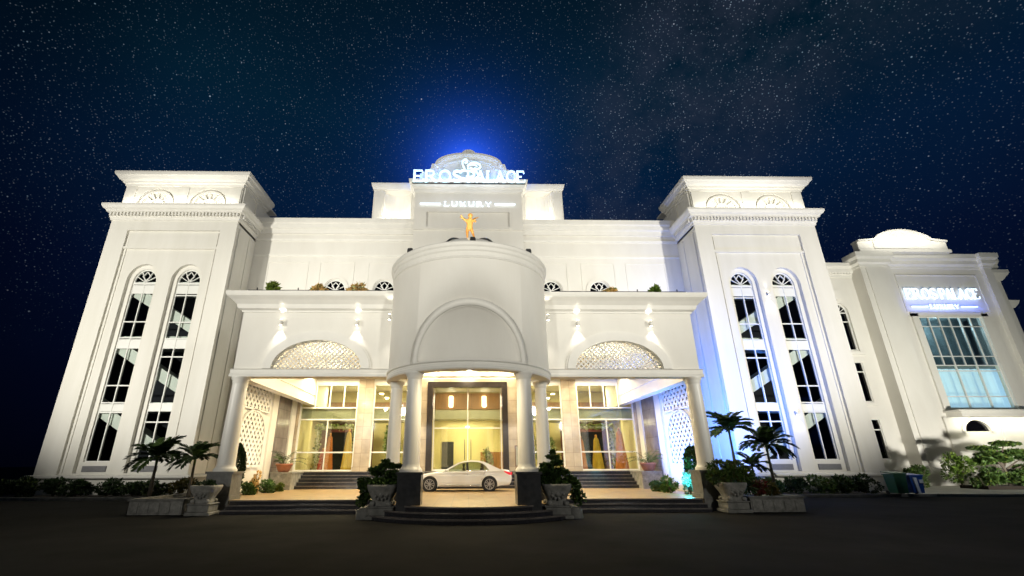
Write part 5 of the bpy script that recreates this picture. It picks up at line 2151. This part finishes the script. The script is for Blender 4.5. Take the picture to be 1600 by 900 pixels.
bonsai(35.6, 31.9, .3, 'layered garden pine with flat foliage pads before the annex', [(-1.0, 0, 2.35, .75, .12), (.7, 0, 2.65, .8, .12), (-.6, .1, 1.95, .8, .16), (.9, 0, 2.05, .9, .2), (0, 0, 1.7, 1.0, .25), (1.8, 0, 1.75, .9, .22), (2.6, 0, 1.5, .7, .2), (-1.3, 0, 1.55, .7, .2), (1.5, 0, 1.15, .8, .2)],
       31, (LEAF, LEAFY), .11, 'garden_pine', 'tree', .11, 170)

# ================================================================== BINS BY THE RIGHT TOWER
def wheelie_bin(x, y, material, lidm, label, h=1.0, w=.62, z=0.14, name='wheeled_bin'):
    T = thing(name, label, 'bin', (x, y, z))
    mb = MB()
    a, b = w * .42, w * .5
    vs = [(x - a, y - a, z + .08), (x + a, y - a, z + .08), (x + a, y + a, z + .08), (x - a, y + a, z + .08), (x - b, y - b, z + h), (x + b, y - b, z + h), (x + b, y + b, z + h), (x - b, y + b, z + h)]
    mb.add(vs, [(0, 3, 2, 1), (0, 1, 5, 4), (1, 2, 6, 5), (2, 3, 7, 6), (3, 0, 4, 7), (4, 5, 6, 7)])
    mb.box(x - b - .03, x + b + .03, y - b - .03, y + b + .03, z + h - .06, z + h)
    mb.build('bin_body', material, T, bevel=.02)
    mb = MB()
    mb.add([(x - b - .04, y - b - .05, z + h + .002), (x + b + .04, y - b - .05, z + h + .002), (x + b + .04, y + b + .05, z + h + .07), (x - b - .04, y + b + .05, z + h + .07),
            (x - b - .04, y - b - .05, z + h + .045), (x + b + .04, y - b - .05, z + h + .045), (x + b + .04, y + b + .05, z + h + .12), (x - b - .04, y + b + .05, z + h + .12)],
           [(0, 3, 2, 1), (4, 5, 6, 7), (0, 1, 5, 4), (1, 2, 6, 5), (2, 3, 7, 6), (3, 0, 4, 7)])
    mb.build('lid', lidm, T, bevel=.015)
    for q in (-1, 1):
        mb = MB()
        mb.tube([(x + q * (a + .02), y + a, z + .1), (x + q * (a + .08), y + a, z + .1)], .1, 16)
        mb.build('wheel', METALK, T)


GREENP = mat('green_plastic', (.02, .09, .05), .45)
BLUEP = mat('blue_plastic', (.02, .09, .40), .4, .2, 3, emit=None)
WHITEP = mat('white_plastic', (.75, .8, .85), .4)
wheelie_bin(23.35, 26.6, GREENP, GREENP, 'dark green bin standing at the end of the right hedge', 1.05, .7)
wheelie_bin(24.35, 26.75, BLUEP, BLUEP, 'bright blue and white bin right of the dark green one', .95, .72)
bb = [o for o in COL.objects if o.name.startswith('wheeled_bin') and o.get('label', '').startswith('bright')][0]
mb = MB()
mb.prism([[(24.2, .2), (24.34, .2), (24.30, 1.0), (24.12, 1.0)]], front, 26.33, 26.40)
mb.box(24.45, 24.66, 26.36, 26.40, .72, .9)
mb.build('white_stripe', WHITEP, bb)
spot('bin_light', (24.2, 24.6, 2.6), (24.3, 26.6, .7), 25, 50, COOL, .8, .1)

# ================================================================== INSIDE THE LOBBY
DISPO = mat('orange_drape', (.75, .26, .05), .6, .25, 4, stretch=(8, 8, .5), color2=(.45, .12, .03))
DISPY = mat('yellow_drape', (.80, .55, .06), .6, .25, 4, stretch=(8, 8, .5), color2=(.55, .33, .03))
DISPR = mat('red_drape', (.55, .06, .03), .6, .25, 4, stretch=(8, 8, .5), color2=(.3, .03, .02))


def draped_cone(x, y, h, r, m_, label):
    T = thing('draped_cone', label, 'draped cone', (x, y, FZ), 'tall draped cones behind the glass doors')
    mb = MB()
    seg = 40
    prof = [(1.0, 0), (.93, .15), (.78, .4), (.62, .65), (.5, .85), (.42, .93), (.2, .98)]
    o = len(mb.v)
    mb.sm = True
    for k_, (rr, t) in enumerate(prof):
        for k in range(seg):
            a = 2 * PI * k / seg
            f = 1 + .10 * math.sin(a * 9) * (1 - t)
            mb.v.append((x + r * rr * f * math.cos(a), y + r * rr * f * math.sin(a), FZ + .005 + h * t))
    for i in range(len(prof) - 1):
        for k in range(seg):
            k2 = (k + 1) % seg
            mb.face([o + i * seg + k, o + i * seg + k2, o + (i + 1) * seg + k2, o + (i + 1) * seg + k])
    mb.build('drape', m_, T)
    mb = MB()
    mb.ball((x, y, FZ + h + .05), r * .22, 1, 1, 1.3)
    mb.tube([(x, y, FZ + h * .97), (x, y, FZ + h + .02)], r * .1, 8)
    mb.build('finial', GOLDM, T)


draped_cone(-8.95, 31.5, 2.2, .30, DISPO, 'orange draped cone inside the left doors')
draped_cone(-9.45, 31.9, 1.3, .26, DISPR, 'short red draped cone left of the orange one')
draped_cone(-7.75, 31.5, 2.45, .34, DISPY, 'yellow draped cone inside the left doors')
draped_cone(7.45, 31.6, 2.0, .32, DISPO, 'orange draped cone inside the right doors, next to the pier')
draped_cone(8.45, 31.5, 2.05, .36, DISPY, 'yellow draped cone in the middle of the right doors')
draped_cone(10.1, 31.8, 2.5, .40, DISPO, 'tall orange draped cone at the right end of the right doors')


def flower_arch(x0, x1, y, h, label, seed):
    rng = random.Random(seed)
    T = thing('flower_arch', label, 'flower arch', ((x0 + x1) / 2, y, FZ), 'square flower arches in the lobby')
    mb = MB()
    for x_ in (x0, x1):
        mb.box(x_ - .07, x_ + .07, y - .07, y + .07, FZ, FZ + h)
    mb.box(x0, x1, y - .07, y + .07, FZ + h - .1, FZ + h + .05)
    mb.build('arch_frame', FRAMEW, T)
    mb = MB()
    for x_ in (x0, x1):
        for k in range(9):
            zz = FZ + h * k / 8
            leaf_cloud(mb, (x_ + rng.uniform(-.05, .05), y - .03, zz), (.20, .18, .26), 46, .11, rng, mats=[FLOWER, LEAFB, LEAF], lumps=4, aspect=1.4)
    for k in range(9):
        xx = x0 + (x1 - x0) * k / 8
        leaf_cloud(mb, (xx, y - .03, FZ + h), (.26, .18, .17), 46, .11, rng, mats=[FLOWER, LEAFB, LEAF], lumps=4, aspect=1.4)
    mb.build('garland', None, T, recalc=False)


flower_arch(-10.0, -7.5, 32.3, 2.75, 'square arch wrapped in pale flowers behind the left doors', 1)
flower_arch(7.4, 9.75, 32.3, 2.75, 'square arch wrapped in pale flowers behind the right doors', 2)
for s in (-1, 1):
    mb = MB()
    mb.box(s * 7.6, s * 9.7, 34.4, 34.45, FZ, 3.9)
    tag(mb.build('doorway', DARKROOM, lb), 'dark inner doorway')
    shrub('flower_stand', s * 4.95, 31.6, FZ, 1.3, 2.7, ('tall stand of white flowers and leaves behind the left narrow glazing' if s < 0 else 'tall stand of white flowers and leaves behind the right narrow glazing'),
          'flower stand', 'flower stands behind the narrow glazing', (FLOWER, LEAFB, LEAF), 900, .13, 300 + s, 6, 1.5)
shrub('flower_stand', 1.35, 33.0, FZ, .7, 1.7, 'small flower bouquet on a stand inside the main doors', 'flower stand', None, (FLOWER, LEAFR, LEAFB), 260, .1, 310, 4, 1.5)

# ================================================================== CAR
def build_car():
    cx, cy, gz = -0.29, 26.1, PZ
    T = thing('parked_car', 'white four-door saloon car parked facing left under the drum', 'car', (cx, cy, gz))
    PAINT = mat('white_car_paint', (.74, .73, .70), .22, spec=.5, coat=.6)
    CGL = glass_mat('car_glass', (.55, .6, .5), .12, .02)
    TRIMK = mat('car_black_trim', (.015, .015, .017), .35)
    CHROME = mat('car_chrome', (.75, .75, .76), .18, metal=1.0)
    TYRE = mat('tyre_rubber', (.016, .016, .017), .8)
    RIM = mat('alloy_rim', (.55, .55, .56), .28, metal=.9)
    REDL = mat('tail_lamp_red', (.5, .02, .03), .2, emit=(1, .05, .08), estr=.35)
    HEADL = mat('head_lamp_glass', (.6, .65, .7), .08)
    SEAT = mat('car_seat', (.03, .022, .02), .7)

    def X(u): return cx + u           # u: -2.55 (front) .. 2.55 (rear)
    wf, wr, WRr = -1.66, 1.38, .345     # wheel centres
    AR_ = .395

    # side outline of lower body (u, z above ground), anticlockwise from front bottom
    def arch(c, n=14):
        a0 = math.asin((.22 - .335) / AR_)
        pts = []
        for i in range(n + 1):
            a = PI - a0 - (PI - 2 * a0) * i / n
            pts.append((c + AR_ * math.cos(a), .335 + AR_ * math.sin(a)))
        return pts
    low = [(-2.46, .24)] + arch(wf) + [(-1.1, .20), (.85, .20)] + arch(wr) + [(1.95, .24), (2.42, .30), (2.50, .42)]
    top = [(2.56, .62), (2.54, .78), (2.48, .92), (2.40, 1.01), (2.2, 1.035), (1.75, 1.045), (1.3, 1.02), (.6, .99), (-.2, .965), (-.95, .945), (-1.3, .93), (-1.7, .885), (-2.1, .80), (-2.35, .71), (-2.50, .58), (-2.55, .42)]
    outl = low + top

    def halfw(u, z):
        w_ = .94
        t = abs(u) / 2.56
        w_ -= .16 * max(0, (t - .62) / .38) ** 2.0
        w_ -= .08 * max(0, (z - .72) / .33) ** 1.5
        w_ -= .045 * max(0, (.42 - z) / .22)
        return w_
    # build: side skins with inner grid of rings for rounding
    mb = MB()
    n_ = len(outl)
    layers = []      # from centre to side: (inset scale along outline normal, width factor)
    cpt = (0, .6)
    bmv = []
    for (ins, wf_) in ((0.0, 0.0), (0.0, .80), (.012, .92), (.045, .985), (.10, 1.0)):
        ring = []
        for i, (u, z) in enumerate(outl):
            a, b = outl[i - 1], outl[(i + 1) % n_]
            d = Vector((b[0] - a[0], b[1] - a[1])).normalized()
            nrm = Vector((-d.y, d.x))      # inward for ccw
            is_arch = (i >= 1 and i <= 15) or (i >= 18 and i <= 32)
            k = ins * (.25 if is_arch else 1)
            ring.append((u + nrm.x * k, z + nrm.y * k, wf_))
        layers.append(ring)
    for q in (-1, 1):
        o = len(mb.v)
        for ring in layers:
            for (u, z, wv) in ring:
                mb.v.append((X(u), cy + q * halfw(u, z) * wv, gz + z))
        mb.sm = True
        for li in range(len(layers) - 1):
            for i in range(n_):
                j = (i + 1) % n_
                mb.face([o + li * n_ + i, o + li * n_ + j, o + (li + 1) * n_ + j, o + (li + 1) * n_ + i])
        mb.sm = False
        # side skin
        last = layers[-1]
        tris = tessellate_polygon([[Vector((u, z, 0)) for u, z, w_ in last]])
        base = o + (len(layers) - 1) * n_
        for t in tris:
            mb.face([base + t[0], base + t[1], base + t[2]])
    body = mb.build('body', PAINT, T)
    # roof and pillars: greenhouse
    bl = .95
    gh = [(-.98, .96), (-.20, 1.36), (.10, 1.44), (.45, 1.475), (.85, 1.46), (1.15, 1.40), (1.55, 1.22), (1.98, 1.03)]

    def ghw(z):
        return .86 - .20 * max(0, (z - .95) / .52) ** 1.1
    # roof skin (paint) from windscreen top to C pillar
    mb = MB()
    mb.sm = True
    roof = gh[1:6]
    for i in range(len(roof) - 1):
        (u0, z0), (u1, z1) = roof[i], roof[i + 1]
        prev = None
        cols = [-1, -.9, -.6, 0, .6, .9, 1]
        for a, b in zip(cols[:-1], cols[1:]):
            def pt(u, z, c):
                return (X(u), cy + c * ghw(z) * 1.0, gz + z + .02 * (1 - c * c) - (.03 if abs(c) == 1 else 0))
            mb.add([pt(u0, z0, a), pt(u1, z1, a), pt(u1, z1, b), pt(u0, z0, b)], [(0, 1, 2, 3)])
    # rear deck pillar (C) : paint between u .98..1.95
    mb.sm = False
    for q in (-1, 1):
        def sp(u, z, off=0):
            return (X(u), cy + q * (ghw(z) + off), gz + z)
        # A pillar
        def strip(pts, t0=.0, t1=.03):
            vs = [sp(u, z, .012) for u, z in pts] + [sp(u, z, -.03) for u, z in pts]
            m_ = len(pts)
            fs = [tuple(range(m_)), tuple(range(2 * m_ - 1, m_ - 1, -1))] + [(i, (i + 1) % m_, m_ + (i + 1) % m_, m_ + i) for i in range(m_)]
            mb.add(vs, fs)
        strip([(-1.02, .95), (-.88, .95), (-.14, 1.33), (-.22, 1.37)])
        strip([(-.22, 1.37), (-.14, 1.33), (.10, 1.385), (.45, 1.415), (.8, 1.40), (1.02, 1.345), (1.15, 1.40), (.85, 1.46), (.45, 1.475), (.10, 1.44)])
        strip([(1.15, 1.40), (1.02, 1.345), (1.22, 1.20), (1.36, 1.03), (1.40, .98), (2.05, 1.0), (1.98, 1.03), (1.55, 1.22)])
    mb.build('roof', PAINT, T)
    # B pillar and window trim
    mb = MB()
    for q in (-1, 1):
        def sp(u, z, off=0):
            return (X(u), cy + q * (ghw(z) + off), gz + z)
        pts = [(.20, .97), (.33, .97), (.30, 1.41), (.20, 1.40)]
        vs = [sp(u, z, .008) for u, z in pts] + [sp(u, z, -.02) for u, z in pts]
        mb.add(vs, [(0, 1, 2, 3), (7, 6, 5, 4), (0, 4, 5, 1), (1, 5, 6, 2), (2, 6, 7, 3), (3, 7, 4, 0)])
        pts = [(1.06, .98), (1.10, .98), (1.06, 1.32), (1.03, 1.33)]
        vs = [sp(u, z, .008) for u, z in pts] + [sp(u, z, -.02) for u, z in pts]
        mb.add(vs, [(0, 1, 2, 3), (7, 6, 5, 4), (0, 4, 5, 1), (1, 5, 6, 2), (2, 6, 7, 3), (3, 7, 4, 0)])
    mb.build('window_pillar', TRIMK, T)
    mb = MB()
    for q in (-1, 1):
        mb.tube([(X(-.93), cy + q * .885, gz + .955), (X(0), cy + q * .885, gz + .975), (X(1.0), cy + q * .885, gz + .99), (X(1.38), cy + q * .88, gz + 1.0)], .011, 6)
        mb.tube([(X(-1.2), cy + q * .93, gz + .31), (X(.9), cy + q * .93, gz + .31)], .012, 6)
    mb.build('chrome_strip', CHROME, T)
    # glass
    mb = MB()
    for q in (-1, 1):
        pts = [(-.92, .955), (-.16, 1.34), (.10, 1.39), (.45, 1.42), (.8, 1.405), (1.02, 1.35), (1.22, 1.20), (1.38, .985), (.3, .97)]
        vs = [(X(u), cy + q * (ghw(z) - .012), gz + z) for u, z in pts]
        mb = MB()
        mb.add(vs, [tuple(range(len(vs)))])
        mb.build('side_window', CGL, T)
    mb = MB()
    for (u0, z0), (u1, z1) in (((-1.0, .955), (-.22, 1.365)), ((1.12, 1.41), (1.98, 1.03))):
        a, b = ghw(z0) * .97, ghw(z1) * .97
        mb.add([(X(u0), cy - a, gz + z0), (X(u0), cy + a, gz + z0), (X(u1), cy + b, gz + z1), (X(u1), cy - b, gz + z1)], [(0, 1, 2, 3)])
    mb.build('windscreen', CGL, T)
    # seats
    for u in (-.0, .95):
        for q in (-.38, .38):
            mb = MB()
            mb.box(X(u), X(u + .14), cy + q - .24, cy + q + .24, gz + .6, gz + 1.12)
            mb.box(X(u + .03), X(u + .13), cy + q - .13, cy + q + .13, gz + 1.14, gz + 1.32)
            mb.build('seat', SEAT, T, bevel=.04)
    mb = MB()
    mb.box(X(-.9), X(1.3), cy - .8, cy + .8, gz + .5, gz + .62)
    mb.build('cabin_floor', SEAT, T)
    # wheel wells
    mb = MB()
    for u in (wf, wr):
        mb.tube([(X(u), cy - .80, gz + .335), (X(u), cy + .80, gz + .335)], AR_ * 1.0, 30)
    mb.build('wheel_well', TRIMK, T)
    # wheels
    for u in (wf, wr):
        for q in (-1, 1):
            yo = cy + q * .93
            yi = cy + q * .70
            zc = gz + WRr
            W = bpy.data.objects.new('wheel', None)
            mb = MB()
            prof = [(.235, yi), (.33, yi), (WRr, yi + q * .03), (WRr, yo - q * .03), (.33, yo), (.255, yo + q * .002), (.245, yo - q * .02)]
            seg = 36
            o = 0
            for r_, yy in prof:
                for k in range(seg):
                    a = 2 * PI * k / seg
                    mb.v.append((X(u) + r_ * math.cos(a), yy, zc + r_ * math.sin(a)))
            mb.sm = True
            for i in range(len(prof) - 1):
                for k in range(seg):
                    k2 = (k + 1) % seg
                    mb.face([i * seg + k, i * seg + k2, (i + 1) * seg + k2, (i + 1) * seg + k])
            tyre = mb.build('wheel', TYRE, T)
            mb = MB()
            # rim ring, hub and spokes
            for r0, r1, yy0, yy1 in ((.225, .252, yo - q * .05, yo - q * .004), (.0, .055, yo - q * .06, yo - q * .012)):
                for k in range(seg):
                    a0, a1 = 2 * PI * k / seg, 2 * PI * (k + 1) / seg
                    pts = [(r0, a0), (r1, a0), (r1, a1), (r0, a1)]
                    vs = [(X(u) + r_ * math.cos(a), yy1, zc + r_ * math.sin(a)) for r_, a in pts] + [(X(u) + r_ * math.cos(a), yy0, zc + r_ * math.sin(a)) for r_, a in pts]
                    mb.add(vs, [(0, 1, 2, 3), (1, 5, 6, 2), (0, 3, 7, 4)])
            for k in range(10):
                a = 2 * PI * k / 10 + (.06 if k % 2 else -.06) + .3
                c, s_ = math.cos(a), math.sin(a)
                px, pz = -s_ * .014, c * .014
                p0 = (X(u) + .04 * c, zc + .04 * s_)
                p1 = (X(u) + .235 * c, zc + .235 * s_)
                vs = []
                for yy in (yo - q * .014, yo - q * .05):
                    vs += [(p0[0] + px, yy, p0[1] + pz), (p1[0] + px * 1.3, yy, p1[1] + pz * 1.3), (p1[0] - px * 1.3, yy, p1[1] - pz * 1.3), (p0[0] - px, yy, p0[1] - pz)]
                mb.add(vs, [(0, 1, 2, 3), (0, 4, 5, 1), (3, 2, 6, 7)])
            mb.build('rim', RIM, tyre)
    # door shut lines, sill, handles
    mb = MB()
    for q in (-1,):
        for u0, z0, u1, z1 in ((-.98, .95, -1.05, .32), (.26, .96, .24, .27), (1.18, .98, 1.02, .62), (1.02, .62, .88, .40)):
            d = Vector((u1 - u0, z1 - z0)).normalized()
            nn_ = Vector((-d.y, d.x)) * .007
            def yy(u, z): return cy + q * (halfw(u, z) + .0015)
            mb.add([(X(u0 + nn_.x), yy(u0, z0), gz + z0 + nn_.y), (X(u1 + nn_.x), yy(u1, z1), gz + z1 + nn_.y), (X(u1 - nn_.x), yy(u1, z1), gz + z1 - nn_.y), (X(u0 - nn_.x), yy(u0, z0), gz + z0 - nn_.y)], [(0, 1, 2, 3)])
    mb.box(X(-1.15), X(.9), cy - .90, cy + .90, gz + .17, gz + .205)
    mb.build('door_gap', TRIMK, T)
    for u in (.03, .93):
        mb = MB()
        yh = cy - halfw(u, .84) - .012
        mb.tube([(X(u), yh, gz + .835), (X(u + .10), yh - .012, gz + .84), (X(u + .2), yh, gz + .845)], .014, 6)
        mb.build('door_handle', CHROME, T)
    # mirrors
    for q in (-1, 1):
        mb = MB()
        mb.ball((X(-.78), cy + q * 1.0, gz + 1.0), .10, 1.05, .8, .62)
        mb.tube([(X(-.78), cy + q * .86, gz + .95), (X(-.78), cy + q * .96, gz + .98)], .025, 6)
        mb.build('wing_mirror', PAINT, T)
    # lamps
    for q in (-1, 1):
        mb = MB()
        pts = [(2.30, .93), (2.12, .985), (2.18, .90), (2.40, .78), (2.50, .78), (2.47, .90)]
        vs = [(X(u), cy + q * (halfw(u, z) + .006), gz + z) for u, z in pts] + [(X(u), cy + q * (halfw(u, z) - .07), gz + z) for u, z in pts]
        m_ = len(pts)
        mb.add(vs, [tuple(range(m_)), tuple(range(2 * m_ - 1, m_ - 1, -1))] + [(i, (i + 1) % m_, m_ + (i + 1) % m_, m_ + i) for i in range(m_)])
        mb.box(X(2.50), X(2.56), cy + q * .5, cy + q * .78, gz + .78, gz + .92)
        mb.build('tail_light', REDL, T)
        mb = MB()
        mb.ball((X(-2.36), cy + q * .68, gz + .64), .13, .9, 1.0, .55)
        mb.build('headlight', HEADL, T)
    mb = MB()
    mb.box(X(-2.57), X(-2.53), cy - .42, cy + .42, gz + .38, gz + .64)
    mb.build('grille', CHROME, T)
    return T


build_car()
# name board right of the main portal
BR = mat('brown_board', (.12, .06, .03), .4)
T = thing('notice_board', 'narrow brown stand leaning by the column right of the main portal', 'notice stand', (3.05, 29.0, FZ))
mb = MB()
mb.prism([rect(2.85, 3.25, FZ + .25, FZ + 1.45), rect(2.9, 3.2, FZ + .3, FZ + 1.4)], front, 29.32, 29.36)
mb.box(2.87, 2.91, 29.3, 29.36, FZ, FZ + .25)
mb.box(3.19, 3.23, 29.3, 29.36, FZ, FZ + .25)
mb.build('stand_frame', BR, T)
mb = MB()
mb.box(2.9, 3.2, 29.335, 29.35, FZ + .3, FZ + 1.4)
mb.build('board_panel', GREYBAND, T)

# ================================================================== YARD DETAILS
for s in (-1, 1):
    mb = MB()
    mb.box(s * 27 - .18, s * 27 + .18, 5.6, 5.92, 7.3, 7.7)
    mb.tube([(s * 27, 5.7, 0), (s * 27, 5.7, 7.3)], [.09, .06], 12)
    tag(mb.build('floodlight_mast', METALK, origin=(s * 27, 5.7, 0)), ('tall black floodlight mast at the left of the forecourt' if s < 0 else 'tall black floodlight mast at the right of the forecourt'), 'floodlight mast')
